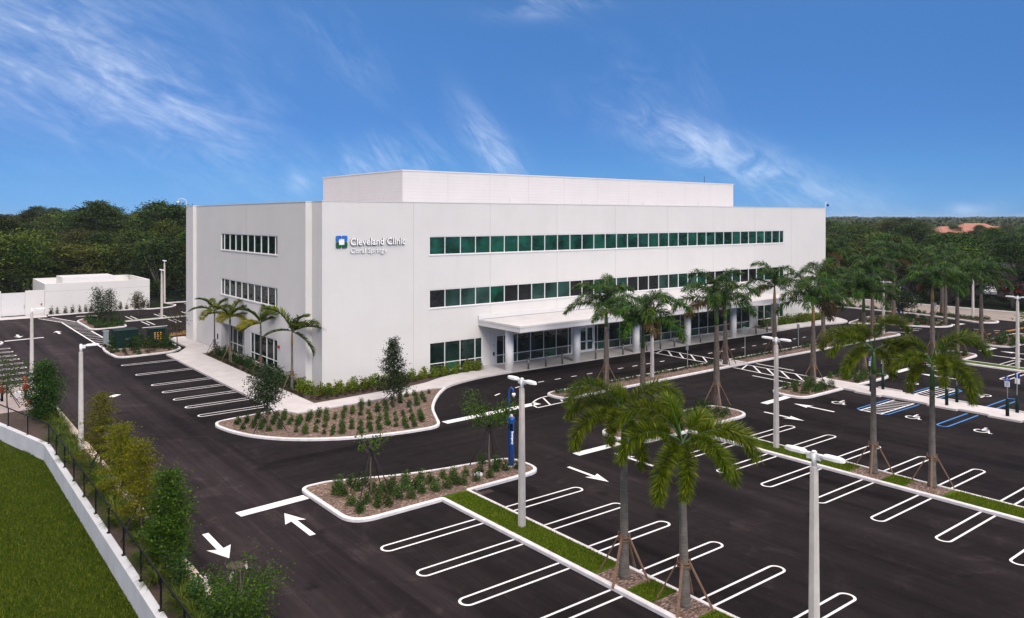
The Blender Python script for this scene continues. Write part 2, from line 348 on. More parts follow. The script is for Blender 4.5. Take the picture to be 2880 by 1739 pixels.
def paintmat(name, c):
    m, t, b = newmat(name); v = N(t, 'ShaderNodeNewGeometry').outputs['Position']; w1 = noise(t, 1.1, 5, 0.65, v, .5); w2 = noise(t, 22, 5, 0.8, v)
    cc = rampn(t, w1, [(0.3, tuple(x * .80 for x in c)), (0.6, c)]); cc = mixn(t, 0.8, cc, rampn(t, w2, [(0.24, (0.35, 0.34, 0.34)), (0.36, (0.92, 0.92, 0.92)), (0.6, (1, 1, 1))]), 'MULTIPLY')
    t.links.new(cc, b.inputs['Base Color']); b.inputs['Roughness'].default_value = 0.7; b.inputs['Specular IOR Level'].default_value = 0.2; return m
M_PAINT = paintmat('white_road_paint', (0.80, 0.78, 0.78))
M_BLUEP = simple('blue_road_paint', (0.015, 0.17, 0.47), 0.6, 0.1, 2, world=True)
M_YEL = simple('yellow_road_paint', (0.62, 0.30, 0.04), 0.6, 0.1, 2, world=True)
M_ROAD = simple('old_road', (0.25, 0.215, 0.195), 0.9, 0.1, 0.4, bmp=0.2, world=True)
M_POLE = simple('concrete_pole', (0.52, 0.48, 0.44), 0.8, 0.16, 1.4, bmp=0.3, bscale=40)
M_FIXT = simple('white_fixture', (0.80, 0.79, 0.77), 0.4, 0.04)
M_STEEL = simple('brushed_steel', (0.16, 0.15, 0.135), 0.4, 0.08, 5, metal=0.5)
M_GALV = simple('galvanised_post', (0.33, 0.38, 0.38), 0.5, 0.1, 4, metal=0.5)
M_BLACK = simple('black_paint', (0.004, 0.0045, 0.007), 0.6, 0.1, spec=.15)
M_DKGRN = simple('dark_green_paint', (0.003, 0.018, 0.014), 0.6, 0.2, spec=.12)
M_BLUE = simple('blue_enamel', (0.008, 0.085, 0.36), 0.35, 0.08)
M_SIGNBLUE = simple('sign_blue', (0.015, 0.05, 0.35), 0.5, 0.05)
M_LOGOB = simple('emblem_blue', (0.02, 0.14, 0.55), 0.45, 0.06); M_LOGOG = simple('emblem_green', (0.004, 0.09, 0.03), 0.45, 0.06)
M_SIGNW = simple('sign_white', (0.8, 0.8, 0.8), 0.5, 0.03); M_LETTER = simple('white_lettering', (0.88, 0.88, 0.88), 0.45, 0.02)
M_RED = simple('red_paint', (0.33, 0.010, 0.009), 0.4, 0.15); M_ORANGE = simple('orange_mesh', (0.45, 0.08, 0.02), 0.7, 0.2)
M_WOOD = simple('brace_timber', (0.17, 0.10, 0.060), 0.8, 0.25, 6)
M_TRUNK = simple('grey_bark', (0.10, 0.075, 0.055), 0.9, 0.3, 8, bmp=0.4)
M_LIMB = simple('pale_limb', (0.17, 0.145, 0.12), 0.9, 0.3, 3)
M_STRAP = simple('black_strap', (0.012, 0.012, 0.014), 0.8, 0.1)
M_TERRA = simple('terracotta_roof', (0.31, 0.125, 0.085), 0.8, 0.15, 0.6)
M_STUCCO = simple('cream_stucco', (0.66, 0.58, 0.46), 0.8, 0.08, 0.6)
M_TYRE = simple('tyre', (0.01, 0.01, 0.01), 0.8, 0.1); M_SILVER = simple('silver_paint', (0.45, 0.46, 0.48), 0.3, 0.05, metal=0.4)
M_DARKG = simple('dark_car_glass', (0.006, 0.008, 0.01), 0.08, 0.05); M_GRAVEL = simple('pale_gravel', (0.36, 0.30, 0.29), 0.95, 0.4, 14, bmp=0.6, bscale=40, world=True)
M_LENS = simple('pearl_lens', (0.6, 0.6, 0.62), 0.15, 0.03)
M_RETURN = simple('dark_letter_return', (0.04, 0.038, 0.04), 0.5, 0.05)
M_MANH = simple('rusty_cast_iron', (0.05, 0.028, 0.024), 0.7, 0.35, 12, bmp=0.6, bscale=25)
def mulch_mat():
    m, t, b = newmat('bark_mulch'); v = N(t, 'ShaderNodeNewGeometry').outputs['Position']
    vo = N(t, 'ShaderNodeTexVoronoi'); vo.inputs['Scale'].default_value = 11; mp = N(t, 'ShaderNodeMapping'); mp.inputs['Scale'].default_value = (1, 1.8, 1); t.links.new(v, mp.inputs[0]); t.links.new(mp.outputs[0], vo.inputs['Vector'])
    sx = N(t, 'ShaderNodeSeparateXYZ'); t.links.new(vo.outputs['Color'], sx.inputs[0])
    c = rampn(t, sx.outputs[0], [(0.0, (0.045, 0.028, 0.020)), (0.4, (0.130, 0.080, 0.058)), (0.8, (0.215, 0.145, 0.112)), (1.0, (0.40, 0.31, 0.26))])
    c = mixn(t, 0.5, c, rampn(t, noise(t, 0.8, 5, 0.6, v), [(0.3, (0.55, 0.52, 0.5)), (0.7, (1.3, 1.25, 1.2))]), 'MULTIPLY')
    t.links.new(c, b.inputs['Base Color']); b.inputs['Roughness'].default_value = 0.95; bump(t, b, sx.outputs[1], 0.9, 0.04); return m
M_MULCH = mulch_mat()
M_DMULCH = simple('dark_mulch', (0.055, 0.033, 0.024), 0.95, 0.5, 9, bmp=0.8, bscale=25, world=True)
def grass_mat(name, lo, mid, hi):
    m, t, b = newmat(name); v = N(t, 'ShaderNodeNewGeometry').outputs['Position']
    c = rampn(t, noise(t, 0.45, 6, 0.65, v, 0.5), [(0.3, lo), (0.5, mid), (0.72, hi)])
    mp = N(t, 'ShaderNodeMapping'); mp.inputs['Scale'].default_value = (7, 14, 7); mp.inputs['Rotation'].default_value = (0, 0, 0.6); t.links.new(v, mp.inputs[0])
    g = noise(t, 1, 6, 0.75, mp.outputs[0]); c = mixn(t, 0.75, c, rampn(t, g, [(0.3, (0.35, 0.38, 0.35)), (0.55, (1, 1, 1)), (0.75, (1.7, 1.6, 1.5))]), 'MULTIPLY')
    t.links.new(c, b.inputs['Base Color']); b.inputs['Roughness'].default_value = 0.9; b.inputs['Specular IOR Level'].default_value = 0.03; bump(t, b, g, 1.0, 0.05); return m
M_LAWN = grass_mat('lawn_grass', (0.026, 0.036, 0.005), (0.042, 0.062, 0.007), (0.075, 0.085, 0.012))
M_TURF = grass_mat('turf_strip', (0.045, 0.085, 0.012), (0.070, 0.125, 0.016), (0.115, 0.16, 0.030))
M_VERGE = grass_mat('verge_grass', (0.006, 0.012, 0.003), (0.011, 0.020, 0.005), (0.018, 0.028, 0.007))
M_EARTH = simple('woodland_floor', (0.018, 0.022, 0.010), 0.95, 0.3, 0.2, world=True)
def glassmat(name, c, rough=0.03, wav=0.02, var=0.4, scale=0.6, spec=.6, ior=1.52):
    m, t, b = newmat(name); v = objco(t); f = noise(t, scale, 3, 0.5, v)
    g = N(t, 'ShaderNodeNewGeometry'); lo = tuple(x * (1 - var) for x in c); hi = tuple(x * (1 + var) for x in c)
    cc = rampn(t, f, [(0.35, lo), (0.65, hi)])
    cc = mixn(t, 1.0, cc, rampn(t, g.outputs['Random Per Island'], [(0, (0.75, 0.75, 0.75)), (1, (1.25, 1.25, 1.25))]), 'MULTIPLY')
    t.links.new(cc, b.inputs['Base Color']); b.inputs['Roughness'].default_value = rough; b.inputs['IOR'].default_value = ior; b.inputs['Specular IOR Level'].default_value = spec
    w = noise(t, 1.1, 2, 0.5, objco(t, (1, 1, 1.6))); bump(t, b, w, 1.0, wav); return m
M_GREEN = glassmat('green_tinted_glass', (0.005, 0.046, 0.030), wav=0.05, var=.6); M_TEAL = glassmat('teal_glass', (0.016, 0.046, 0.038), wav=0.06, var=.5); M_DARK = glassmat('dark_glass', (0.010, 0.012, 0.013), wav=0.04)
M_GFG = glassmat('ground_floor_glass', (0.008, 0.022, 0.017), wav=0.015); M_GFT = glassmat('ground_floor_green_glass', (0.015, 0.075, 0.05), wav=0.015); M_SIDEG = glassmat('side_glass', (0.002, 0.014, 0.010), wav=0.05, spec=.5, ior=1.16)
# foliage
L_FOX = leafmat('foxtail_leaf', (0.016, 0.036, 0.004), (0.088, 0.128, 0.013), (0.27, 0.27, 0.045), 0.15, 0.42, 0.15)
L_ROY = leafmat('royal_leaf', (0.008, 0.026, 0.004), (0.030, 0.080, 0.010), (0.12, 0.17, 0.028), 0.12, 0.42, 0.2)
L_DEAD = leafmat('dry_frond', (0.07, 0.055, 0.02), (0.16, 0.12, 0.06), (0.24, 0.17, 0.09), 0.2, 0.7, 0.1)
L_YELF = leafmat('yellow_frond', (0.10, 0.11, 0.012), (0.22, 0.20, 0.022), (0.33, 0.27, 0.04), 0.3, 0.5, 0.1)
L_ADO = leafmat('side_palm_leaf', (0.030, 0.055, 0.008), (0.085, 0.115, 0.018), (0.22, 0.21, 0.04), 0.3, 0.4, 0.15)
L_SHRUB = leafmat('shrub_leaf', (0.018, 0.040, 0.008), (0.045, 0.085, 0.018), (0.09, 0.13, 0.03), 0.2, 0.5, 0.3)
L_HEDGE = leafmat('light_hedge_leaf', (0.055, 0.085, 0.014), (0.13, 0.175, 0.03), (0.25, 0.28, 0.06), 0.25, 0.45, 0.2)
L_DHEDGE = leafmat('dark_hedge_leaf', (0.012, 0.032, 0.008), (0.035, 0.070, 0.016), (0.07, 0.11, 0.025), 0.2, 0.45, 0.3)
L_OAK = leafmat('young_tree_leaf', (0.006, 0.014, 0.005), (0.022, 0.042, 0.012), (0.055, 0.08, 0.03), 0.15, 0.45, 0.15)
L_CYP = leafmat('cypress_needle', (0.055, 0.066, 0.008), (0.135, 0.140, 0.016), (0.20, 0.15, 0.025), 0.2, 0.6, 0.2)
L_MYR = leafmat('bright_tree_leaf', (0.018, 0.045, 0.008), (0.055, 0.11, 0.015), (0.10, 0.16, 0.03), 0.25, 0.45, 0.15)
L_CON = leafmat('dark_conical_leaf', (0.012, 0.035, 0.008), (0.035, 0.075, 0.014), (0.09, 0.13, 0.025), 0.2, 0.45, 0.15)
L_BROWN = leafmat('bronze_leaf', (0.02, 0.018, 0.010), (0.05, 0.042, 0.018), (0.09, 0.07, 0.03), 0.2, 0.5, 0.15)
L_FOR1 = leafmat('woodland_leaf', (0.020, 0.034, 0.005), (0.062, 0.078, 0.013), (0.15, 0.155, 0.030), 0.15, 0.7, 0.45)
L_FOR2 = leafmat('dark_woodland_leaf', (0.011, 0.026, 0.004), (0.036, 0.062, 0.010), (0.10, 0.135, 0.022), 0.15, 0.7, 0.45)
L_FAR = leafmat('far_canopy_leaf', (0.018, 0.030, 0.010), (0.040, 0.060, 0.022), (0.07, 0.085, 0.035), 0.1, 0.7, 0.0)
L_TUFT = leafmat('tufted_grass', (0.035, 0.055, 0.010), (0.085, 0.12, 0.022), (0.15, 0.17, 0.045), 0.25, 0.6, 0.2)
L_FLOW = leafmat('white_blossom', (0.55, 0.50, 0.44), (0.75, 0.72, 0.66), None, 0.3, 0.6, 0.0)
def trunk_mat(name, a, b_, rings=9.0):
    m, t, b = newmat(name); v = objco(t); sz = N(t, 'ShaderNodeSeparateXYZ'); t.links.new(v, sz.inputs[0])
    w = N(t, 'ShaderNodeMath', operation='ADD'); nn = noise(t, 6, 4, 0.6, v); m1 = N(t, 'ShaderNodeMath', operation='MULTIPLY'); t.links.new(sz.outputs[2], m1.inputs[0]); m1.inputs[1].default_value = rings; t.links.new(m1.outputs[0], w.inputs[0]); t.links.new(nn, w.inputs[1])
    fr = N(t, 'ShaderNodeMath', operation='FRACT'); t.links.new(w.outputs[0], fr.inputs[0])
    c = rampn(t, noise(t, 3, 6, 0.7, v), [(0.3, a), (0.7, b_)]); c = mixn(t, 0.6, c, rampn(t, fr.outputs[0], [(0.0, (0.35, 0.33, 0.3)), (0.22, (1, 1, 1)), (1.0, (1, 1, 1))]), 'MULTIPLY')
    t.links.new(c, b.inputs['Base Color']); b.inputs['Roughness'].default_value = 0.85; bump(t, b, fr.outputs[0], 0.5, 0.02); return m
T_FOX = trunk_mat('ringed_palm_trunk', (0.07, 0.06, 0.05), (0.19, 0.17, 0.145)); T_ROY = trunk_mat('royal_palm_trunk', (0.06, 0.045, 0.036), (0.165, 0.135, 0.11), 6)
M_SHAFT = simple('green_crownshaft', (0.045, 0.10, 0.018), 0.4, 0.35, 2.5, sc=(1, 1, .4)); M_SHAFTO = simple('orange_green_crownshaft', (0.22, 0.14, 0.035), 0.45, 0.4, 1.6, sc=(1, 1, .5))

# ------------------------------------------------------------------ ground, roads, pavements
def sheet(name, polys, z, mat, kind='structure'):
    mb = MB()
    for p in polys:
        if area(p) < 0: p = p[::-1]
        mb.add([(x, y, z) for x, y in p], [tuple(range(len(p)))])
    o = mb.build(name, mat); o['kind'] = kind; return o
WX = -19.47     # face of the retaining wall
notchN = [(WX, -5.13), (-21.25, 2.3), (-26.1, 22.0)]
sheet('ground', [[(WX + .1, -2900), (2900, -2900), (2900, 2900), (WX + .1, 2900)], [(-2900, -2900), (-60, -2900), (-60, 2900), (-2900, 2900)],
                 [(-60, 2900), (-60, 22)] + [(x + .1, y) for x, y in notchN[::-1]] + [(WX + .1, 2900)], [(-60, -2900), (WX + .1, -2900), (WX + .1, -90), (-60, -90)]], -0.05, M_EARTH)
sheet('lawn', [[(-60.2, -90.2), (WX + .05, -90.2), (WX + .05, -5.13), (-21.2, 2.3), (-26.05, 22.2), (-60.2, 22.2)]], -0.80, M_LAWN)
sheet('asphalt_pavement', [[(-17.3, -95), (85.9, -95), (85.9, 30), (64, 64.5), (-17.3, 64.5), (-17.3, -95)][:5] , [(-34, 14.5), (-17.3, 14.5), (-17.3, 64.5), (-34, 64.5)]], 0.0, M_ASPH)
sheet('asphalt_pavement', [[(-10.2, 64.5), (20, 64.5), (20, 72), (2.9, 72), (2.9, 66)][:5]], 0.0, M_ASPH)
sheet('road', [[(85.9, -300), (96.4, -300), (96.4, 300), (85.9, 300)]], -0.004, M_ROAD)
sheet('grass_verge', [[(96.6, -300), (116, -300), (116, 300), (96.6, 300)]], -0.01, M_VERGE)
sheet('car_park', [[(116, -60), (140, -60), (140, 60), (116, 60)]], -0.006, M_ASPH)
struct(MB().box(96.4, -300, -0.04, 96.6, 300, 0.12).build('kerb', M_KERB))
sheet('gravel_bed', [[(-17.75, 5.5), (-17.3, 5.5), (-17.3, 14.5), (-34, 14.5), (-24.25, 14.5), (-21.95, 5.3), (-20.6, 5.3)]], 0.015, M_GRAVEL)
# bed between retaining wall and west drive, cream ribbon kerb
bedw = [(-19.17, -90), (-17.75, -90), (-17.75, 5.5), (-20.6, 5.3), (-21.95, 5.3), (-20.95, 2.2), (-19.17, -5.1)]
sheet('planting_bed', [bedw], 0.05, M_DMULCH)
struct(MB().box(-17.75, -90, -0.03, -17.33, 5.5, 0.06).build('kerb', M_RIB))

def flat(mb, p, q, w, z):
    p = Vector(p); q = Vector(q); d = (q - p); n = Vector((-d.y, d.x)).normalized() * w / 2
    mb.quad((p.x - n.x, p.y - n.y, z), (q.x - n.x, q.y - n.y, z), (q.x + n.x, q.y + n.y, z), (p.x + n.x, p.y + n.y, z))
def ribbon(mb, pts, w, z):
    P = [Vector(p) for p in pts]; L = []; 
    for i, p in enumerate(P):
        t = (P[min(i + 1, len(P) - 1)] - P[max(i - 1, 0)]).normalized(); n = Vector((-t.y, t.x)) * w / 2; L.append((p + n, p - n))
    for i in range(len(P) - 1):
        a, b = L[i]; c, d = L[i + 1]; mb.quad((b.x, b.y, z), (d.x, d.y, z), (c.x, c.y, z), (a.x, a.y, z))
def island(name, poly, kw=0.19, kh=0.15, fill=M_MULCH, bedname='planting_bed', fz=0.11):
    poly, ins = inset(poly, kw); _, ins2 = inset(poly, 0.04)
    mb = MB(); n = len(poly)
    V = [(x, y, -0.03) for x, y in poly] + [(x, y, kh - 0.03) for x, y in poly] + [(x, y, kh) for x, y in ins2] + [(x, y, kh) for x, y in ins] + [(x, y, 0.02) for x, y in ins]
    F = []
    for k in range(4):
        for i in range(n): F.append((k * n + i, k * n + (i + 1) % n, (k + 1) * n + (i + 1) % n, (k + 1) * n + i))
    mb.add(V, F); struct(mb.build('kerb', M_KERB))
    if fill is not None: sheet(bedname, [ins], fz, fill)
    return ins
# near island, row-end islands, long grass strips
near_poly = smooth_poly([(-10.85, -21.0), (-9.3, -21.0), (-5.4, -22.62), (0.35, -23.5), (0.35, -26.35), (-4.46, -26.45), (-4.46, -95), (-6.2, -95), (-6.2, -26.65), (-10.85, -26.75)], [1.6, .4, 3, 1.1, 1.2, .05, 0, 0, .05, 1.3])
near_in = island('near', near_poly, fill=None)
cut = [p for p in near_in if p[1] > -27.5]
sheet('planting_bed', [cut], 0.11, M_MULCH)
def turf(x0, x1, y0, squares):
    ys = y0; k = 0
    for (a, b) in sorted(squares, reverse=True) + [(-95, -95)]:
        if a - ys < -0.05 or True:
            sheet('grass_strip', [[(x0, a), (x1, a), (x1, ys), (x0, ys)]], 0.125, M_TURF)
        if a > -94: sheet('planting_bed', [[(x0, b), (x1, b), (x1, a), (x0, a)]], 0.115, M_MULCH)
        ys = b
turf(-6.01, -4.65, -26.35, [(-36.6, -38.1), (-39.3, -40.9)])
def row_island(xl, xr, gx0, gx1, sq):
    poly = smooth_poly([(xl, -22.62), (xr, -22.62), (xr, -26.1), (gx1, -26.2), (gx1, -95), (gx0, -95), (gx0, -26.2), (xl, -26.1)], [1.5, 1.5, 1.5, .05, 0, 0, .05, 1.5])
    ins = island('row', poly, fill=None); sheet('planting_bed', [[p for p in ins if p[1] > -27]], 0.11, M_MULCH); turf(gx0 + .19, gx1 - .19, -25.95, sq)
    return poly
isl2 = row_island(7.45, 18.9, 12.15, 13.95, [(-36.3, -37.9), (-39.1, -40.8)])
isl4 = row_island(45.8, 55.6, 49.45, 51.15, [])
isl5 = row_island(62.2, 74.0, 67.0, 68.7, [])
i3a = island('acc', smooth_poly([(25.5, -22.6), (31.05, -22.6), (31.05, -25.75), (25.5, -25.75)], [1.6, .1, .1, 1.2]))
i3b = island('acc', smooth_poly([(33.2, -22.6), (39.0, -22.6), (39.0, -25.8), (33.2, -25.8)], [.3, 1.6, 1.6, .3]))
struct(MB().prism([(31.05, -95), (33.2, -95), (33.2, -22.6), (31.05, -22.6)], -0.03, 0.13).build('pavement', M_CONC))
for yc_ in (-27.7, -33.0, -36.9, -42.2, -46.2): struct(MB().box(30.72, yc_ - 1.0, -0.02, 31.045, yc_ + 0.95, 0.128).build('pavement', M_CONC))
# narrow islands along the drop-off lane
n1 = island('drop', smooth_poly([(11.7, -12.75), (31.75, -12.55), (31.75, -14.9), (11.7, -15.2)], [1.15, .1, .1, 1.2]))
n2 = island('drop', smooth_poly([(34.15, -12.6), (62.2, -12.7), (63.4, -14.2), (62.6, -15.2), (34.15, -14.9)], [.1, 1.2, .9, .9, .1]))
struct(MB().prism([(31.77, -14.95), (34.13, -14.95), (34.13, -12.5), (31.77, -12.5)], -0.03, 0.05).build('pavement', M_CONC))
# main planted island at the corner (outer kerb), bordered by the walk
outer = catmull([(-5.8, -5.42), (-7.6, -5.68), (-9.75, -5.98), (-10.3, -6.75), (-10.28, -7.7), (-9.95, -9.2), (-9.2, -11.0), (-7.75, -12.85), (-5.45, -14.45), (-2.78, -15.4), (-0.5, -15.78), (0.55, -15.7), (1.15, -15.1), (1.75, -13.9), (2.65, -12.1), (3.55, -10.7), (4.65, -9.3), (5.85, -7.95), (7.1, -6.75)], 5)
walk_out = catmull([(7.1, -6.75), (6.2, -6.35), (5.0, -6.45), (3.0, -6.75), (0.5, -7.0), (-2.0, -7.15), (-5.05, -7.2)], 4)
main_poly = outer + walk_out[1:] + [(-5.75, -5.6)]
mp_, main_in = inset(main_poly, 0.19)
kb = MB(); op = [Vector(p) for p in outer]
def kerb_run(pts, side=1, w=0.19, h=0.15, z0=-0.03, mat=M_KERB):
    mb = MB(); P = [Vector(p) for p in pts]; rows = []
    for i, p in enumerate(P):
        t = (P[min(i + 1, len(P) - 1)] - P[max(i - 1, 0)]).normalized(); n = Vector((-t.y, t.x)) * side
        a = p; c = p + n * 0.035; b = p + n * w
        rows.append([(a.x, a.y, z0), (a.x, a.y, h - .03), (c.x, c.y, h), (b.x, b.y, h), (b.x, b.y, z0)])
    V = [v for r in rows for v in r]; F = []
    for i in range(len(rows) - 1):
        for k in range(4): F.append((i * 5 + k, (i + 1) * 5 + k, (i + 1) * 5 + k + 1, i * 5 + k + 1))
    F += [(0, 1, 2, 3, 4), tuple(len(rows) * 5 - 5 + k for k in (4, 3, 2, 1, 0))]
    mb.add(V, F); return struct(mb.build('kerb', mat))
kerb_run(outer, 1)
sheet('planting_bed', [main_in], 0.11, M_MULCH)
# walks: along the side stalls, the diagonal round the corner, to the covered plaza
plaza_edge = catmull([(7.1, -6.75), (8.2, -6.1), (9.6, -5.6), (11.5, -5.15), (13.5, -4.95), (15.0, -4.9)], 4)
walk_in = catmull([(-3.0, -5.3), (-0.5, -5.12), (2.5, -4.85), (5.2, -4.6), (7.0, -4.15), (8.5, -3.45), (10.5, -2.85), (13.2, -2.6)], 5)
walk_poly = [(-5.85, 20.7), (-5.85, -5.45), (-5.75, -5.55), (-5.05, -7.2)] + walk_out[::-1][1:] + plaza_edge[1:] + [(15.0, -1.3), (13.3, -1.3), (13.2, -2.6)] + walk_in[::-1][1:] + [(-3.0, 20.7)]
def slab(name, poly, z, mat):
    if area(poly) < 0: poly = poly[::-1]
    return struct(MB().prism(poly, -0.04, z).build(name, mat))
slab('pavement', walk_poly, 0.14, M_CONC)
slab('pavement', [(-5.0, 20.7), (-1.15, 20.7), (-1.15, 33), (-3.2, 33), (-3.0, 25.5), (-4.6, 22.6), (-5.85, 22.2), (-5.85, 20.7)], 0.139, M_CONC)
slab('pavement', [(15.0, -4.9), (54.5, -4.9), (54.5, -1.3), (15.0, -1.3)], 0.03, M_CONC2)
east = catmull([(54.5, -4.9), (58.5, -4.8), (62.4, -5.1), (66.0, -5.9), (68.3, -5.7), (70.0, -4.2), (71.6, -1.5), (72.6, 3), (73, 15)], 4)
slab('pavement', east + [(71.4, 15), (71.0, 3.2), (70.2, -0.8), (68.6, -2.9), (66.0, -2.9), (60, -2.6), (54.5, -2.6)], 0.14, M_CONC)
sheet('planting_bed', [[(54.5, -2.6), (60, -2.6), (66, -2.9), (68.6, -2.9), (70.2, -0.8), (71.0, 3.2), (71.2, 15), (70.9, 15), (70.8, -1.2), (54.5, -1.2)]], 0.10, M_MULCH)
sheet('planting_bed', [walk_in + [(13.3, -1.3), (-0.5, -1.3), (-0.6, -0.0), (-1.1, 0.7), (-1.1, 20.7), (-3.0, 20.7)]], 0.08, M_DMULCH)
# loop island + roadside island
loop_poly = catmull([(67.0, -6.6), (69.3, -8.9), (70.6, -12.4), (72.3, -15.0), (74.2, -15.6), (76.2, -14.9), (78.4, -12.8), (79.9, -9.9), (79.6, -6.6), (77.0, -5.0), (74.0, -4.9), (70.6, -5.6)], 5, True)
loop_in = island('loop', loop_poly)
rs_poly = smooth_poly([(83.3, 25), (83.3, -7.5), (81.3, -13.9), (80.3, -16.4), (81.9, -17.9), (84.2, -17.3), (85.7, -12), (85.7, 25)], [0, 3, 2, 1, 1, 1, 1, 0]); rs_in = island('roadside', rs_poly)
# left islands
l1_poly = smooth_poly([(-9.7, 31.6), (-10.15, 28.0), (-9.95, 22.9), (-4.75, 23.9), (-4.75, 20.9), (-4.6, 22.6), (-3.0, 25.5), (-3.2, 31.6)], [1, 1.5, 1.4, .1, .05, .5, .1, .3])
l1_poly = smooth_poly([(-9.7, 31.8), (-10.15, 28.0), (-9.95, 22.95), (-4.9, 23.5), (-3.6, 25.2), (-3.3, 31.8)], [1, 1.5, 1.4, .5, .5, .3]); l1_in = island('west', l1_poly)
l2_poly = smooth_poly([(-8.3, 54.9), (-8.3, 45.2), (-4.2, 45.8), (-3.7, 52.2), (-7.0, 57.3)], [.8, 1.2, .8, .8, .8]); l2_in = island('far', l2_poly, fill=M_MULCH)
kerb_run([(12, 52.6), (4, 52.0), (-3.4, 51.2)], 1); sheet('grass_strip', [[(12, 52.8), (-3.4, 51.4), (-3.4, 52.9), (12, 54.4)]], 0.02, M_TURF)
kerb_run(catmull([(-10.2, 63.8), (0, 64.4), (3.0, 63.6), (5.6, 64.6), (7.0, 67.0), (6.4, 70.2), (9, 70.6), (16, 70.2)], 5), 1); sheet('planting_bed', [[(-10.2, 64.0), (3.0, 64.0), (3.0, 65.6), (-10.2, 65.6)]], 0.03, M_DMULCH)
sheet('grass_strip', [catmull([(3.0, 63.9), (5.3, 64.8), (6.7, 67.2), (6.1, 70.2), (3.0, 70.2)], 4)], 0.06, M_VERGE)
sheet('pavement', [[(-34, 62.2), (-10.4, 62.8), (-10.2, 65.8), (-34, 66.5)]], 0.008, M_CONC)
island('west tip', smooth_poly([(-30, 38.6), (-17.9, 38.6), (-17.3, 40.2), (-17.4, 41.3), (-30, 41.6)], [0, .8, .6, .5, 0]))
r_isl = island('east entry', smooth_poly([(63.0, -22.7), (61.7, -27.6), (61.8, -60), (67, -60), (67, -22.0)][:2] + [(62.1, -28.5), (64.5, -40), (70, -40), (70, -23.4)], [.8, .2, .2, 0, 0, .8])) if False else None

# ------------------------------------------------------------------ painted markings (each mark its own sheet)
PZ = 0.005
def mark(name, mb, mat=M_PAINT): return struct(mb.build(name, mat))
def hairpin(x0, x1, y, mat=M_PAINT, half=0.29, w=0.10):
    """U of paint: open at x0, closed round end at x1"""
    s = 1 if x1 > x0 else -1; mb = MB(); r = half
    pts = [(x0, y + half)] + [(x1 - s * r * 1.0 + s * math.sin(a) * r * 1.0, y + math.cos(a) * half) for a in [PI * k / 12 for k in range(13)]] + [(x0, y - half)]
    ribbon(mb, pts, w, PZ); return mark('parking_line', mb, mat)
for y in (-29.63, -32.37, -35.15, -37.9, -40.65, -43.4): hairpin(-6.22, -10.95, y)
for y in (-29.3, -32.0, -34.75, -37.5, -40.3, -43.05, -45.8): hairpin(-4.44, 0.12, y)
for y in (-29.2, -31.97, -34.65, -37.45, -40.22, -42.95, -45.7): hairpin(12.13, 7.45, y)
for y in (-29.23, -31.97, -34.7, -37.45, -40.2, -42.95, -45.7, -48.4): hairpin(13.97, 18.5, y)
for y in (19.25, 13.9, 8.75, 5.55, 2.52, -0.45, -3.4): hairpin(-5.88, -10.35, y)
for y in (36.4, 33.88, 31.22, 28.75, 26.15, 23.55, 20.8, 18.1, 15.4): hairpin(-23.0, -17.15, y)
for y in (-31.8, -34.6, -37.4): hairpin(49.43, 44.8, y)
for y in (-29.25, -32.0, -34.7): hairpin(51.17, 55.4, y)
for y in (-28.5, -31.2, -34.0): hairpin(68.72, 73.2, y)
# accessible bays: blue outlines, white hatch between
for (x0, x1) in ((30.7, 25.9), (33.25, 37.9)):
    s = -1 if x1 < x0 else 1
    for yc_ in (-35.05, -40.2): hairpin(x0, x1, yc_, M_BLUEP, 0.33, 0.12)
    for yc_ in (-30.5, -39.3 - 5.3):
        mb = MB(); ribbon(mb, [(x0, yc_ + 1.05), (x1 - s * 0.25, yc_ + 1.05), (x1, yc_ + 0.8)], 0.12, PZ); ribbon(mb, [(x0, yc_ - 1.05), (x1 - s * 0.25, yc_ - 1.05), (x1, yc_ - 0.8)], 0.12, PZ); mark('parking_line', mb, M_BLUEP)
        mb = MB(); xa = x0; xb = x1 - s * 0.0
        flat(mb, (xa, yc_ + 0.7), (xb, yc_ + 0.7), 0.11, PZ); flat(mb, (xa, yc_ - 0.7), (xb, yc_ - 0.7), 0.11, PZ + .001); flat(mb, (xb, yc_ - 0.8), (xb, yc_ + 0.8), 0.11, PZ + .002)
        nn = 8
        for k in range(nn):
            u = xa + (xb - xa) * (k + 0.1) / nn; v = u + (xb - xa) / nn * 1.0; flat(mb, (min(u, v) if s < 0 else u, yc_ + (0.65 if s < 0 else -.65)), (max(u, v) if s < 0 else v, yc_ + (-0.65 if s < 0 else .65)), 0.10, PZ + .003)
        mark('hatched_marking', mb)
def wheelchair(cx, cy, s, up, right):
    """painted access symbol; up/right are unit directions on the ground"""
    U = Vector(up); V = Vector(right); mb = MB()
    def P(a, b): p = Vector((cx, cy)) + V * (a - .12) * s + U * (b - .5) * s; return (p.x, p.y)
    k = 0
    for pts, w in (([(0, .84), (.03, .46)], .10), ([(0.02, .47), (.30, .47), (.44, .13), (.56, .17)], .085), ([(0, .68), (.26, .68)], .08),
                   ([(.04 + .27 * math.cos(a), .30 + .27 * math.sin(a)) for a in [R(115 + 245 * i / 14) for i in range(15)]], .075)):
        ribbon(mb, [P(*q) for q in pts], w * s, PZ + .001 * k); k += 1
    c = [P(-.01 + .075 * math.cos(a), .97 + .075 * math.sin(a)) for a in [2 * PI * i / 10 for i in range(10)]]; mb.add([(x, y, PZ + .005) for x, y in c], [tuple(range(10))])
    return mb
for cx, cy in ((26.95, -27.8), (26.95, -33.0), (26.95, -37.2), (26.95, -42.3)): mark('access_symbol', wheelchair(cx, cy, 1.35, (1, 0), (0, -1)))
for cx, cy in ((37.2, -27.9), (37.2, -33.15), (37.2, -37.2)): mark('access_symbol', wheelchair(cx, cy, 1.35, (-1, 0), (0, 1)))
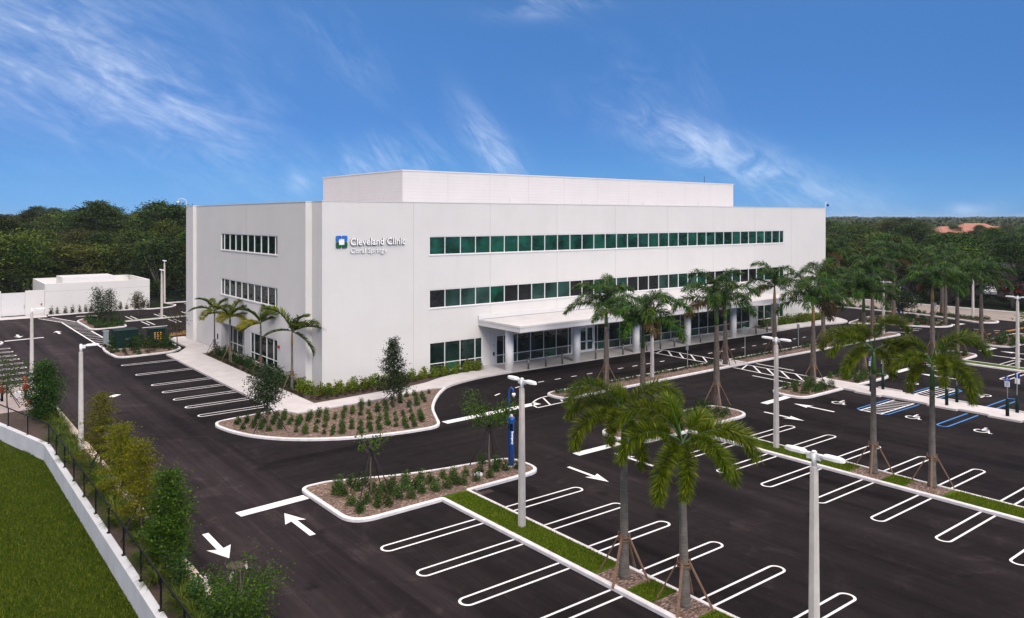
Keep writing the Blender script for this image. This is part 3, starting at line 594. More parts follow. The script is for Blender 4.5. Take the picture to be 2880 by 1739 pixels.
def arrow(x, y, L, dx, dy, hw=0.46, sw=0.11, hl=None):
    """straight arrow, tip at (x,y), pointing (dx,dy)"""
    hl = hl or L * 0.42; D = Vector((dx, dy)).normalized(); S = Vector((-D.y, D.x)); T = Vector((x, y)); mb = MB()
    def P(a, b): q = T - D * a + S * b; return (q.x, q.y, PZ)
    mb.add([P(0, 0), P(hl, hw), P(hl * .86, sw), P(L, sw), P(L, -sw), P(hl * .86, -sw), P(hl, -hw)], [(0, 1, 2), (0, 2, 5), (0, 5, 6), (2, 3, 4, 5)]); return mark('arrow_marking', mb)
arrow(-12.52, -23.5, 3.05, 0, 1, .47, .13); arrow(-16.0, -26.65, 3.0, 0, -1, .48, .13)
arrow(1.85, -29.5, 3.0, 0, -1, .43, .10); arrow(5.5, -26.3, 2.9, 0, 1, .43, .10)
arrow(24.0, -25.9, 3.05, 0, 1, .43, .10); arrow(20.25, -29.0, 3.0, 0, -1, .43, .10)
arrow(-11.55, 47.2, 2.6, 0, 1, .47, .13); arrow(-15.5, 44.1, 2.6, 0, -1, .47, .13)
arrow(42.0, -26.4, 3.0, 0, 1, .43, .10); arrow(44.5, -29.6, 3.0, 0, -1, .43, .10); arrow(59.7, -26.2, 3.0, 0, 1, .43, .10); arrow(56.5, -29.6, 3.0, 0, -1, .43, .10)
def bar(p, q, w, name='stop_line', mat=M_PAINT): mb = MB(); flat(mb, p, q, w, PZ); return mark(name, mb, mat)
bar((-14.2, -22.4), (-10.9, -22.15), .62); bar((3.65, -25.15), (7.2, -25.15), .56); bar((22.3, -24.6), (25.7, -24.42), .57); bar((1.62, -14.95), (9.75, -14.6), .66)
bar((-17.1, 42.05), (-13.4, 42.6), .45); bar((58.3, -25.05), (61.4, -25.05), .58); bar((76.0, -15.05), (78.35, -15.3), .6); bar((41.0, -24.9), (44.6, -24.9), .57)
bar((-7.3, 61.0), (-4.9, 60.5), .35); bar((-3.0, 43.95), (-0.1, 44.1), .35)
for x in (14.6, 16.4, 18.2, 20.0, 21.9, 23.75, 25.55, 27.35, 29.2, 36.2, 38.0, 39.8, 41.6, 43.4, 45.3, 47.1, 49.0, 50.8, 52.7, 54.6, 56.4, 58.3, 60.2): bar((x - .3, -9.2), (x + .35, -9.17), .14, 'lane_dash')
bar((8.8, -10.78), (9.47, -10.48), .15, 'lane_dash'); bar((11.6, -9.65), (12.2, -9.5), .14, 'lane_dash'); bar((62.2, -9.6), (62.8, -9.9), .14, 'lane_dash'); bar((64, -10.6), (64.5, -11.0), .14, 'lane_dash')
def ladder(a0, a1, b0, b1, n, w=.14, slant=0.35):
    mb = MB(); flat(mb, a0, a1, w, PZ); flat(mb, b0, b1, w, PZ + .001)
    for k in range(1, n + 1):
        t = k / n * .97; u = t - slant / n; p = Vector(a0).lerp(Vector(a1), min(1, max(0, t - max(0, -u) * .7))); q = Vector(b0).lerp(Vector(b1), min(1, max(0, u))); flat(mb, p, q, w, PZ + .002)
    return mark('crosswalk', mb)
ladder((32.1, -5.1), (31.9, -12.45), (34.05, -5.1), (34.05, -12.4), 5, .15, 1.5); ladder((31.85, -15.1), (31.3, -22.5), (33.9, -15.05), (33.5, -22.5), 5, .15, 1.5)
bar((35.05, -15.2), (34.85, -19.1), .16, 'lane_line'); bar((30.15, -18.2), (30.05, -22.0), .16, 'lane_line')
mb = MB(); ribbon(mb, catmull([(8.9, -15.55), (9.15, -14.75), (9.9, -14.0), (11.0, -13.45), (12.2, -13.3)], 5), .13, PZ); flat(mb, (8.9, -15.6), (11.95, -15.45), .13, PZ + .001); flat(mb, (10.1, -15.55), (11.1, -13.6), .13, PZ + .002); flat(mb, (11.4, -15.5), (11.75, -14.8), .13, PZ + .003); mark('hatched_marking', mb)
# long yellow-white ladder by the west drive
A0, A1, A2 = (-11.6, 61.7), (-9.8, 55.5), (-9.74, 31.1); B0, B1, B2 = (-10.0, 62.0), (-8.3, 55.0), (-8.25, 32.4)
mb = MB(); ribbon(mb, [A0, A1, A2], .16, PZ); ribbon(mb, [B0, B1], .16, PZ + .001); ribbon(mb, [(-8.3, 45.0), B2], .16, PZ + .001)
for k in range(1, 6):
    t = k / 6; p = Vector(A0).lerp(Vector(A1), t); q = Vector(B0).lerp(Vector(B1), t - .02); flat(mb, p, q, .13, PZ + .002)
for k in range(0, 17):
    t = k / 17; p = Vector(A1).lerp(Vector(A2), t); q = Vector(B1).lerp(Vector(B2), t + .03); flat(mb, p, q, .13, PZ + .002)
mark('hatched_marking', mb)
for i in range(5):
    mb = MB(); flat(mb, (-6 + i * 1.5, 34.2 + i * 1.0), (3 + i * 1.5, 36.5 + i * 1.0), .16, PZ); mark('hatched_marking', mb, M_YEL)
for x, y in ((-1.4, 48.0), (1.9, 48.4), (5.2, 48.8)):
    for dx in (-.3, .3): bar((x + dx, y + 2.2), (x + dx, y - 2.0), .14, 'parking_line')
for x, y in ((-1.8, 54.9), (1.9, 55.3), (5.6, 55.8)):
    for dx in (-.3, .3): bar((x + dx, y - 1.9), (x + dx, y + 2.2), .14, 'parking_line')
for x, y in ((9, 66.8), (12, 66.6)):
    for dx in (-.3, .3): bar((x + dx, y - 2), (x + dx, y + 2), .14, 'parking_line')
for p, q in (((-7.2, 40.9), (-7.2, 37)),): pass
# east entry: yellow line, dashes, lane lines
bar((75.6, -21.05), (86.5, -21.5), .12, 'lane_line', M_YEL); bar((75.6, -21.35), (86.5, -21.8), .12, 'lane_line', M_YEL)
for x in (68.0, 69.8, 71.5, 73.2): bar((x - .35, -20.5 - (x - 68) * .08), (x + .35, -20.56 - (x - 68) * .08), .14, 'lane_dash', M_YEL)
for p, q in (((74.3, -18.1), (74.5, -18.95)), ((75.0, -20.0), (75.1, -20.6)), ((67.4, -14.2), (67.7, -14.75)), ((68.1, -15.75), (68.55, -16.2)), ((68.2, -12.3), (69.5, -14.3)), ((64.2, -12.9), (65.6, -14.8))): bar(p, q, .16, 'lane_line')
mb = MB(); sqp = [(80.9, -6.2), (79.2, -7.6), (83.2, -7.9), (84.8, -5.8)]
for i in range(4): flat(mb, sqp[i], sqp[(i + 1) % 4], .15, PZ + .001 * i)
mark('hatched_marking', mb)
for y in (-60, -30, -10, 10, 30): bar((91.0, y), (91.0, y + 18), .15, 'lane_line', M_YEL)
# small white utility cover, manhole, iron grate
bar((-13.75, 6.3), (-13.15, 6.9), .5, 'utility_patch')
mh = MB(); mh.tube([(0, 0, 0), (0, 0, .012)], [.36, .36], 24); mh.tube([(0, 0, .012), (0, 0, .018)], [.29, .28], 24)
tag(mh.build('manhole_cover', M_MANH, None, (-16.0, -27.45, 0.001)), 'round rusty iron manhole cover in the asphalt beyond the arrow', 'manhole cover')
g = MB(); g.box(-4.2, -27.1, 0.0, -3.5, -26.75, .02, 0)
for k in range(8): g.box(-4.16 + k * .08, -27.08, .02, -4.12 + k * .08, -26.77, .04, 0)
g.box(-4.44, -27.3, .0, -4.25, -26.5, .11, 0)
tag(g.build('storm_drain', M_MANH), 'rusty storm drain grate in the corner below the island kerb', 'drain')

# ------------------------------------------------------------------ the clinic building
BX0, BX1, BY0, BY1, BZ = -0.575, 70.8, -1.26, 31.4, 14.45
def facade(mb, axis, plane, a0, a1, z0, z1, openings, depth, sign, mi=0):
    """wall plane with rectangular openings and reveals. axis 'x': wall runs along x at y=plane (outside -y); axis 'y': runs along y at x=plane (outside -x)"""
    A = sorted({a0, a1} | {o[0] for o in openings} | {o[1] for o in openings}); Z = sorted({z0, z1} | {o[2] for o in openings} | {o[3] for o in openings})
    P = (lambda a, z, d=0: (a, plane + d, z)) if axis == 'x' else (lambda a, z, d=0: (plane + d, a, z))
    for i in range(len(A) - 1):
        for j in range(len(Z) - 1):
            ca, cz = (A[i] + A[i + 1]) / 2, (Z[j] + Z[j + 1]) / 2
            if any(o[0] < ca < o[1] and o[2] < cz < o[3] for o in openings): continue
            q = [P(A[i], Z[j]), P(A[i + 1], Z[j]), P(A[i + 1], Z[j + 1]), P(A[i], Z[j + 1])]
            if axis == 'y': q = q[::-1]
            mb.add(q, [(0, 1, 2, 3)], mi)
    for o in openings:
        d = o[4] if len(o) > 4 else depth
        a, b, c, e_ = o[:4]
        for p, q in (((a, c), (a, e_)), ((a, e_), (b, e_)), ((b, e_), (b, c)), ((b, c), (a, c))):
            mb.add([P(*p), P(*q), P(*q, d), P(*p, d)], [(0, 1, 2, 3)], mi)
bld = thing('office_building', 'long three storey white building with ribbon windows and an entrance canopy', 'building', (0, 0, 0))
wf = MB()
ZT, ZB2, Z2T, Z2B = 11.62, 10.07, 7.13, 5.57
front_open = [(9.06, 61.15, ZB2, ZT, .12), (9.06, 61.15, Z2B, Z2T, .12), (9.08, 14.55, 0.12, 2.66, .12), (16.12, 54.09, 0.05, 2.62, .12), (55.65, 61.1, 0.12, 2.6, .12)]
facade(wf, 'x', BY0, BX0, BX1, -0.04, BZ, front_open, .12, 1)
side_open = [(6.35, 20.85, 10.08, 11.68, .14), (6.35, 20.85, 5.72, 7.3, .14), (6.39, 12.73, 0.42, 2.95, .14), (14.31, 20.95, 0.06, 2.95, .9)]
SX = -1.10
facade(wf, 'y', SX, 0.62, 28.9, -0.04, BZ - .03, side_open, .14, 1)
# corner pilaster face, its step out to the side wall, and the far end step
wf.quad((BX0, .62, -.04), (BX0, BY0, -.04), (BX0, BY0, BZ), (BX0, .62, BZ))
wf.quad((BX0, .62, -.04), (BX0, .62, BZ - .03), (SX, .62, BZ - .03), (SX, .62, -.04))
wf.quad((SX, 28.9, -.04), (SX, 28.9, BZ), (SX - .35, 28.9, BZ), (SX - .35, 28.9, -.04))
wf.quad((SX - .35, 28.9, -.04), (SX - .35, 28.9, BZ), (SX - .35, BY1, BZ), (SX - .35, BY1, -.04))
wf.quad((SX - .35, BY1, -.04), (SX - .35, BY1, BZ), (BX1, BY1, BZ), (BX1, BY1, -.04)); wf.quad((BX1, BY1, -.04), (BX1, BY1, BZ), (BX1, BY0, BZ), (BX1, BY0, -.04))
# parapet top and inside faces
tk = .35
for (a, b, c, d_) in ((BX0, BY0, BX1, BY0 + tk), (BX0, BY1 - tk, BX1, BY1), (BX1 - tk, BY0 + tk, BX1, BY1 - tk)): wf.quad((a, b, BZ), (c, b, BZ), (c, d_, BZ), (a, d_, BZ))
wf.quad((SX, .62, BZ - .03), (SX + .6, .62, BZ - .03), (SX + .6, BY1 - tk, BZ - .03), (SX, BY1 - tk, BZ - .03))
wf.quad((BX0, BY0 + tk, BZ), (BX0 + .35, BY0 + tk, BZ), (BX0 + .35, .62, BZ), (BX0, .62, BZ)); wf.quad((SX - .35, 28.9, BZ), (SX, 28.9, BZ), (SX, BY1, BZ), (SX - .35, BY1, BZ))
wf.quad((BX0 + .3, BY0 + tk, 13.6), (BX0 + .3, BY0 + tk, BZ), (BX1 - tk, BY0 + tk, BZ), (BX1 - tk, BY0 + tk, 13.6)); wf.quad((SX + .6, BY0 + tk, 13.6), (SX + .6, BY0 + tk, BZ - .03), (SX + .6, BY1 - tk, BZ - .03), (SX + .6, BY1 - tk, 13.6))
wf.build('wall', M_WALL, bld)
MB().box(SX + .61, BY0 + tk + .01, 13.4, BX1 - tk - .01, BY1 - tk - .01, 13.62).build('roof', M_ROOF, bld)
cp = MB(); cp.box(BX0 - .03, BY0 - .03, BZ + .003, BX1 + .03, BY0 + tk + .02, BZ + .06); cp.box(BX1 - tk, BY0 + tk + .03, BZ + .003, BX1 + .03, BY1, BZ + .06); cp.box(SX - .03, .62 - .03, BZ - .025, SX + .62, 28.88, BZ + .04); cp.box(BX0 - .03, BY0 + tk + .03, BZ + .004, BX0 + .5, .58, BZ + .061); cp.box(SX - .38, 28.87, BZ + .003, SX + .5, BY1 + .03, BZ + .065); cp.box(SX + .51, BY1 - tk, BZ + .003, BX1 - tk - .01, BY1 + .03, BZ + .06)
cp.build('parapet_coping', M_TRIM, bld)
jt = MB()
for x in (7.51, 15.42, 23.33, 31.24, 39.17, 47.05, 55.02, 62.85):
    for a, b in ((ZT, BZ), (Z2T, ZB2), (2.66 if x < 15 or 16.1 < x < 61 else 0, Z2B)):
        if x in (7.51, 62.85): a, b = (0.1, BZ) if a == ZT else (None, None)
        if a is None: continue
        if x == 15.42 and a < 2.7: a = 0.1
        jt.box(x - .014, BY0 - .004, a, x + .014, BY0 + .02, b)
jt.box(SX - .004, 13.7, 11.68, SX + .02, 13.73, BZ - .03); jt.box(SX - .004, 13.7, 7.3, SX + .02, 13.73, 10.08); jt.box(SX - .004, 13.7, 2.95, SX + .02, 13.73, 5.72)
jt.build('panel_joint', M_JOINT, bld)
def window(name, axis, plane, a0, a1, z0, z1, mull, gm, transom=None, depth=.1, sill=True, label=None, heavy=(), fw=.055):
    """one strip of glazing: frame with mullions, panes and sill"""
    fr = MB(); gl = MB(); sign = 1
    def bx(m, aa, ab, za, zb, d0, d1, mi=0):
        if axis == 'x': m.box(aa, plane + d0, za, ab, plane + d1, zb, mi)
        else: m.box(plane + d0, aa, za, plane + d1, ab, zb, mi)
    A = [a0] + list(mull) + [a1]
    bx(fr, a0, a1, z1 - fw, z1 + 0.0, depth - .07, depth + .04); bx(fr, a0, a1, z0, z0 + fw, depth - .07, depth + .04)
    for i, a in enumerate(A):
        w = fw * (1.8 if i in heavy else 1.0); lo = a - w / 2; hi = a + w / 2
        if i == 0: lo, hi = a0, a0 + w
        if i == len(A) - 1: lo, hi = a1 - w, a1
        bx(fr, lo, hi, z0 + fw, z1 - fw, depth - .072, depth + .038)
    if transom: 
        for i in range(len(A) - 1): bx(fr, A[i] + fw / 2 + (.03 if i == 0 else 0), A[i + 1] - fw / 2 - (.03 if i == len(A) - 2 else 0), transom - fw / 2, transom + fw / 2, depth - .068, depth + .036)
    f = fr.build(name, M_FRAME, bld)
    if label: f['label'] = label
    mats = gm[0]; pick = gm[1]
    for i in range(len(A) - 1):
        zs = [(z0, transom), (transom, z1)] if transom else [(z0, z1)]
        for k, (za, zb) in enumerate(zs):
            y = depth + .0
            q = [(A[i] + .01, za + .01), (A[i + 1] - .01, za + .01), (A[i + 1] - .01, zb - .01), (A[i] + .01, zb - .01)]
            V = [(a, plane + y, z) for a, z in q] if axis == 'x' else [(plane + y, a, z) for a, z in q][::-1]
            gl.add(V, [(0, 1, 2, 3)], pick(i, k))
    gl.build('glass_pane', mats, f)
    if sill:
        s = MB(); bx(s, a0 - .05, a1 + .05, z0 - .09, z0 - .003, -.05, depth - .02) ; s.build('sill', M_TRIM, f)
random.seed(4)
mulls = [9.06 + 1.6 * k for k in range(1, 33)]; mulls = [m - .02 for m in mulls if m < 60.6]
window('window', 'x', BY0, 9.06, 61.15, ZB2, ZT, mulls, ([M_GREEN], lambda i, k: 0), label='top floor ribbon of green glass')
pat = [2, 1, 1, 1, 0, 2, 2, 1, 1, 1, 2, 2, 1, 1, 1, 2, 2, 2, 1, 1, 0, 1, 0, 2, 2, 1, 1, 2, 2, 0, 0, 2, 0]
window('window', 'x', BY0, 9.06, 61.15, Z2B, Z2T, mulls, ([M_GREEN, M_TEAL, M_DARK], lambda i, k: pat[i % len(pat)]), label='middle floor ribbon of teal and dark glass')
gfp = ([M_GFG, M_GFT], lambda i, k: 1 if (k == 0 and i % 3 == 1) else 0)
window('window', 'x', BY0, 9.08, 14.55, .12, 2.66, [10.62, 12.2, 13.78], gfp, .87, sill=False)
window('window', 'x', BY0, 16.12, 25.25, .05, 2.62, [16.96, 18.55, 20.11, 21.71, 23.28, 24.83], gfp, .85, sill=False)
window('window', 'x', BY0, 28.3, 54.09, .05, 2.62, [28.75 + 1.58 * k for k in range(16)], gfp, .85, sill=False)
window('window', 'x', BY0, 55.65, 61.1, .12, 2.6, [57.0, 58.6, 60.2], gfp, .87, sill=False)
sm = [6.9, 8.55, 10.2, 11.85, 13.5, 15.1, 16.75, 18.4, 20.0]
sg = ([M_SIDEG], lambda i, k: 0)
window('window', 'y', SX, 6.35, 20.85, 10.08, 11.68, sm, sg); window('window', 'y', SX, 6.35, 20.85, 5.72, 7.3, sm, sg)
window('window', 'y', SX, 6.39, 12.73, .42, 2.95, [7.3, 8.9, 11.9], sg, 1.15, sill=False)
window('window', 'y', SX, 14.31, 20.95, .06, 2.95, [15.2, 16.9, 18.5, 19.8], sg, 1.0, depth=.85, sill=False)
# main entrance: paired glazed doors, wide white stiles, street number over them
dm = MB(); dm.box(25.25, BY0 + .0, .04, 25.45, BY0 + .16, 2.62); dm.box(28.12, BY0 + .0, .04, 28.3, BY0 + .16, 2.62); dm.box(25.45, BY0 + .01, 2.5, 28.12, BY0 + .15, 2.62)
fdoor = dm.build('entrance_surround', M_FRAME, bld)
for k in range(3):
    a = 25.46 + k * .89; d = MB()
    d.box(a, BY0 + .03, .05, a + .1, BY0 + .1, 2.49); d.box(a + .78, BY0 + .03, .05, a + .88, BY0 + .1, 2.49); d.box(a + .1, BY0 + .03, .05, a + .78, BY0 + .1, .25); d.box(a + .1, BY0 + .03, 1.0, a + .78, BY0 + .1, 1.12); d.box(a + .1, BY0 + .03, 2.35, a + .78, BY0 + .1, 2.49)
    dd = d.build('door', M_FRAME, bld); g2 = MB(); g2.quad((a + .09, BY0 + .07, .2), (a + .79, BY0 + .07, .2), (a + .79, BY0 + .07, 2.4), (a + .09, BY0 + .07, 2.4)); g2.build('glass_pane', M_GFG, dd)
    h_ = MB(); h_.tube([(a + .74, BY0 - .02, .95), (a + .74, BY0 - .02, 1.35)], .015, 6); h_.build('handle', M_STEEL, dd)
# canopy on round columns
CYF, CX0, CX1, CZ0, CZ1 = -7.15, 14.1, 55.3, 3.74, 4.28
cn = MB(); cn.box(CX0, CYF, CZ0, CX1, BY0 - .005, CZ1 - .04); cn.box(CX0 - .04, CYF - .04, CZ1 - .16, CX1 + .04, CYF + .15, CZ1 + .0); cn.box(CX0 - .04, CYF + .15, CZ1 - .16, CX0 + .15, BY0 - .006, CZ1); cn.box(CX1 - .15, CYF + .15, CZ1 - .16, CX1 + .04, BY0 - .006, CZ1)
cn.box(CX0 - .04, BY0 - .14, CZ1 + .001, CX1, BY0 - .006, CZ1 + .33)
canopy = cn.build('canopy', M_TRIM, bld)
MB().box(CX0 + .16, CYF + .16, CZ1 - .05, CX1 - .16, BY0 - .15, CZ1 - .03).build('canopy_roof', M_ROOF, canopy)
for x in (43.5, 31.0): MB().box(x, -4.4, CZ1 - .03, x + .5, -4.0, CZ1 + .18).build('roof_vent', M_GALV, canopy)
for x in (15.15, 22.95, 30.9, 38.7, 46.5, 54.3):
    m_ = MB(); m_.tube([(x, -4.38, -.02), (x, -4.38, CZ0)], .36, 24); m_.build('column', M_COL, bld)
# penthouse
PX0, PX1, PY0, PY1, PZ1 = 11.24, 62.05, 6.95, 24.4, 17.7
ph = MB(); ph.box(PX0, PY0, 13.62, PX1, PY1, PZ1 - .08); pen = ph.build('penthouse', M_PENT, bld)
c2 = MB(); c2.box(PX0 - .05, PY0 - .05, PZ1 - .08, PX1 + .05, PY1 + .05, PZ1 + .03); c2.build('parapet_coping', M_TRIM, pen)
pj = MB()
for k in range(1, 10): pj.box(PX0 + k * 5.1 - .012, PY0 - .004, 14.0, PX0 + k * 5.1 + .012, PY0 + .01, PZ1 - .09)
for k in range(1, 4): pj.box(PX0 - .004, PY0 + k * 4.4 - .012, 14.0, PX0 + .01, PY0 + k * 4.4 + .012, PZ1 - .09)
pj.build('panel_joint', M_JOINT, pen)
MB().tube([(58.8, 9.2, PZ1), (58.8, 9.2, PZ1 + 1.05)], .03, 6).build('antenna', M_BLACK, pen)
rods = MB()
for x in (18, 27, 36, 45, 54, 5, 61): rods.tube([(x, BY0 + .5, 13.6), (x, BY0 + .5, BZ + .55)], .012, 5)
rods.build('lightning_rod', M_GALV, bld)
# wall devices
dv = MB(); dv.box(15.72, BY0 - .07, .9, 15.86, BY0 - .003, 1.2); dv.build('keypad', M_BLACK, bld); dv = MB(); dv.box(15.74, BY0 - .05, 1.75, 15.86, BY0 - .003, 1.87); dv.build('keypad', M_GALV, bld)
dv = MB(); dv.tube([(SX - .12, 5.95, 2.45), (SX - .003, 5.95, 2.45)], .13, 14); dv.build('alarm_bell', M_RED, bld)
dv = MB(); dv.box(SX - .14, 9.9, 3.15, SX - .003, 10.15, 3.4); dv.tube([(SX - .2, 10.02, 3.2), (SX - .14, 10.02, 3.3)], .09, 10); dv.build('security_camera', M_TRIM, bld)
dv = MB(); dv.box(SX - .08, 21.7, 1.2, SX - .003, 21.85, 1.7); dv.build('keypad', M_BLACK, bld)
def roofcam(x, y, dx, dy, lab):
    m = MB(); z = BZ
    pts = [(x, y, z - .3), (x, y, z + .55), (x + dx * .12, y + dy * .12, z + .72), (x + dx * .5, y + dy * .5, z + .85), (x + dx * .85, y + dy * .85, z + .75), (x + dx * .9, y + dy * .9, z + .55)]
    m.tube(pts, .035, 6); o = m.build('security_camera', M_TRIM, bld)
    k = MB(); k.tube([(x + dx * .9, y + dy * .9, z + .55), (x + dx * .9, y + dy * .9, z + .40), (x + dx * .9, y + dy * .9, z + .27)], [.13, .15, .05], 12); k.build('lens_dome', M_BLACK if dx > 0 else M_TRIM, o)
roofcam(SX - .38, 31.2, -.9, .3, ''); roofcam(70.83, -1.2, .9, .1, '')
# wall sign
def text_mesh(body, size, ext=0.03, off=0.0):
    cu = bpy.data.curves.new('lettering', 'FONT'); cu.body = body; cu.size = size; cu.extrude = ext; cu.offset = off; cu.resolution_u = 3
    o = bpy.data.objects.new('lettering', cu); COL.objects.link(o); bpy.context.view_layer.update()
    me = bpy.data.meshes.new_from_object(o.evaluated_get(bpy.context.evaluated_depsgraph_get())); bpy.data.objects.remove(o); return me
def place_text(body, x0, x1, z, zh, y, mat, parent, name='lettering', axis='x', off=0.012, ext=.04):
    me = text_mesh(body, 1.0, 0.5, off); co = np.zeros(len(me.vertices) * 3); me.vertices.foreach_get('co', co); co = co.reshape(-1, 3)
    w = co[:, 0].max() - co[:, 0].min(); xm = co[:, 0].min(); cap = zh / 0.73
    out = np.zeros_like(co); out[:, 0] = x0 + (co[:, 0] - xm) / w * (x1 - x0); out[:, 2] = z + co[:, 1] * cap; out[:, 1] = y - co[:, 2] * ext
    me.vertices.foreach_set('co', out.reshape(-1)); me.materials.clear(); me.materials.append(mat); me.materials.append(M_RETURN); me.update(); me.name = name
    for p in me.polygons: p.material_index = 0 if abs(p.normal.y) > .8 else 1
    o = link(name, me, parent); return o
sg_ = thing('wall_sign', 'raised white lettering beside a blue and green square emblem high on the front wall', 'sign')
def lsh(x, z, fx, fz, mat):
    """one rounded L-shaped quarter of the emblem"""
    s, i, r = .47, .235, .11
    pts = [(0.03, 0.03 + i + .0), (0.03, s - r * .5)] ; p = [(i, .03), (s - r * .3, .03)] 
    poly = smooth_poly([(0.03, i), (0.03, s), (s, s), (s, .03), (i, .03), (i, i)], [.06, .08, .11, .08, .06, .0], 4)
    P = [(x + fx * a, z + fz * b) for a, b in poly]; n = len(P); y0, y1 = BY0 - .14, BY0 - .05
    m = MB(); V = [(a, y0, b) for a, b in P] + [(a, y1, b) for a, b in P]; f = [tuple(range(n))] + [(k, n + k, n + (k + 1) % n, (k + 1) % n) for k in range(n)]
    m.add(V, f); m.build('emblem_square', mat, sg_)
ex, ez = 1.0, 11.34
lsh(ex, ez, -1, 1, M_LOGOB); lsh(ex, ez, 1, 1, M_LOGOB); lsh(ex, ez, -1, -1, M_LOGOG); lsh(ex, ez, 1, -1, M_LOGOG)
bk = MB(); bk.box(ex - .25, BY0 - .08, ez - .25, ex + .25, BY0 - .04, ez + .25); bk.build('emblem_centre', M_LETTER, sg_)
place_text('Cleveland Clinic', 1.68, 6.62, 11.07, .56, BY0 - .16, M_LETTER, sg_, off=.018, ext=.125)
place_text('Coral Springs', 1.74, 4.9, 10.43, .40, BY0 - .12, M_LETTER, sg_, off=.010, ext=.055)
place_text('5741', 26.55, 27.1, 2.08, .2, BY0 + .066, M_LETTER, bld, 'street_number', ext=.004)

# ------------------------------------------------------------------ street furniture
bo = thing('bollard', 'x', 'bollard', (17.07, -4.6, .03), 0, 'steel bollards along the covered plaza')
m_ = MB(); m_.tube([(0, 0, 0), (0, 0, .98)], .085, 16); m_.tube([(0, 0, .98), (0, 0, 1.0)], [.085, .06], 16, caps=True); m_.build('post', M_STEEL, bo); m_ = MB(); m_.tube([(0, 0, .86), (0, 0, .90)], .089, 16); m_.build('band', M_BLACK, bo)
bxs = [17.07, 19.07, 21.03, 25.2, 28.85, 32.2, 34.23, 36.36, 40.55, 44.67, 50.41, 52.54]
for i, x in enumerate(bxs):
    lb = ORD[i] + ' polished steel bollard under the canopy, counting from the end nearest the corner'
    if i == 0: bo['label'] = lb
    else: dup(bo, (x, -4.6, .03), 0, lb)
def lamp(x, y, heads, label, group, h=5.95, base=.30, z0=0.0, rz=0.0):
    t = thing('street_lamp', label, 'street lamp', (x, y, z0), rz, group)
    m = MB(); n = 4; rb, rt = base / 2 * 1.414, .12 * 1.414
    m.tube([(0, 0, 0), (0, 0, h * .5), (0, 0, h)], [rb, (rb + rt) / 2, rt], 8, rot=PI / 8, smooth=False) if False else None
    # square tapered pole with chamfered edges
    def ring(s, z): c = s * .22; a = s / 2; return [(a, -a + c, z), (a, a - c, z), (a - c, a, z), (-a + c, a, z), (-a, a - c, z), (-a, -a + c, z), (-a + c, -a, z), (a - c, -a, z)]
    V = ring(base, -.1) + ring((base + .2) / 2, h / 2) + ring(.20, h); F = [(k * 8 + i, k * 8 + (i + 1) % 8, (k + 1) * 8 + (i + 1) % 8, (k + 1) * 8 + i) for k in range(2) for i in range(8)] + [tuple(range(16, 24))]
    m.add(V, F); m.build('pole', M_POLE, t)
    m = MB(); m.tube([(0, 0, h), (0, 0, h + .42)], .075, 12); m.tube([(0, 0, h + .42), (0, 0, h + .46)], [.09, .05], 12)
    for (dx, dy) in heads:
        m.obox((dx * .14, dy * .14, h + .30), (dx, dy, 0), (-dy, dx, 0), (0, 0, 1), .09, .035, .09); m.obox((dx * .25, dy * .25, h + .35), (dx, dy, 0), (-dy, dx, 0), (0, 0, 1), .09, .06, .035)
    m.build('bracket', M_FIXT, t)
    for (dx, dy) in heads:
        m = MB(); D = Vector((dx, dy, 0)); S = Vector((-dy, dx, 0)); Zp = Vector((0, 0, 1)); L0, L1 = .28, .93
        out = [(L0, .09), (L0 + .08, .13), (L1 - .25, .14), (L1 - .08, .10), (L1, .05)]
        P = [D * a + S * b for a, b in out] + [D * a - S * b for a, b in reversed(out)]; n = len(P)
        V = [p + Zp * (h + .32) for p in P] + [p * .985 + Zp * (h + .38 + .01) for p in P] + [p * .9 + D * .06 + Zp * (h + .42) for p in P]
        F = [(k * n + i, k * n + (i + 1) % n, (k + 1) * n + (i + 1) % n, (k + 1) * n + i) for k in range(2) for i in range(n)] + [tuple(range(2 * n, 3 * n)), tuple(reversed(range(n)))]
        m.add(V, F); m.build('lamp_head', M_FIXT, t)
    return t
tw = [(0, 1), (0, -1)]
lamp(-5.28, -31.43, tw, 'white concrete lamp post with two heads on the grass strip near the emergency phone', 'twin head lamp posts')
lamp(-5.3, -44.9, tw, 'closest lamp post with two heads, its foot hidden below the picture edge', 'twin head lamp posts', 6.02)
lamp(13.2, -31.55, tw, 'pale twin head lamp post on the middle grass strip left of two fluffy palms', 'twin head lamp posts')
lamp(50.5, -30.9, tw, 'twin head lamp post on the grass strip past the accessible bays', 'twin head lamp posts')
lamp(22.73, -13.75, [(0, 1), (0, -1)], 'slim white lamp post on the narrow planted island before the entrance', 'twin head lamp posts', 5.2)
lamp(61.6, -13.6, tw, 'white lamp post among royal palms at the far end of the narrow island', 'twin head lamp posts', 5.6)
lamp(83.0, -14.6, tw, 'farthest lamp post on the roadside island', 'twin head lamp posts', 5.7)
lamp(1.37, 52.65, tw, 'twin head lamp post behind the building on the rear car park strip', 'twin head lamp posts')
lamp(6.36, 71.0, tw, 'distant lamp post standing against the rear woodland', 'twin head lamp posts', 6.2)
lamp(-17.95, -7.41, [(1, 0)], 'single head lamp post beside the fence and cypress trees', 'single head lamp posts', 5.6, .28)
lamp(-18.09, 11.94, [(1, 0)], 'single head lamp post behind the dark conical tree', 'single head lamp posts', 5.9, .28)
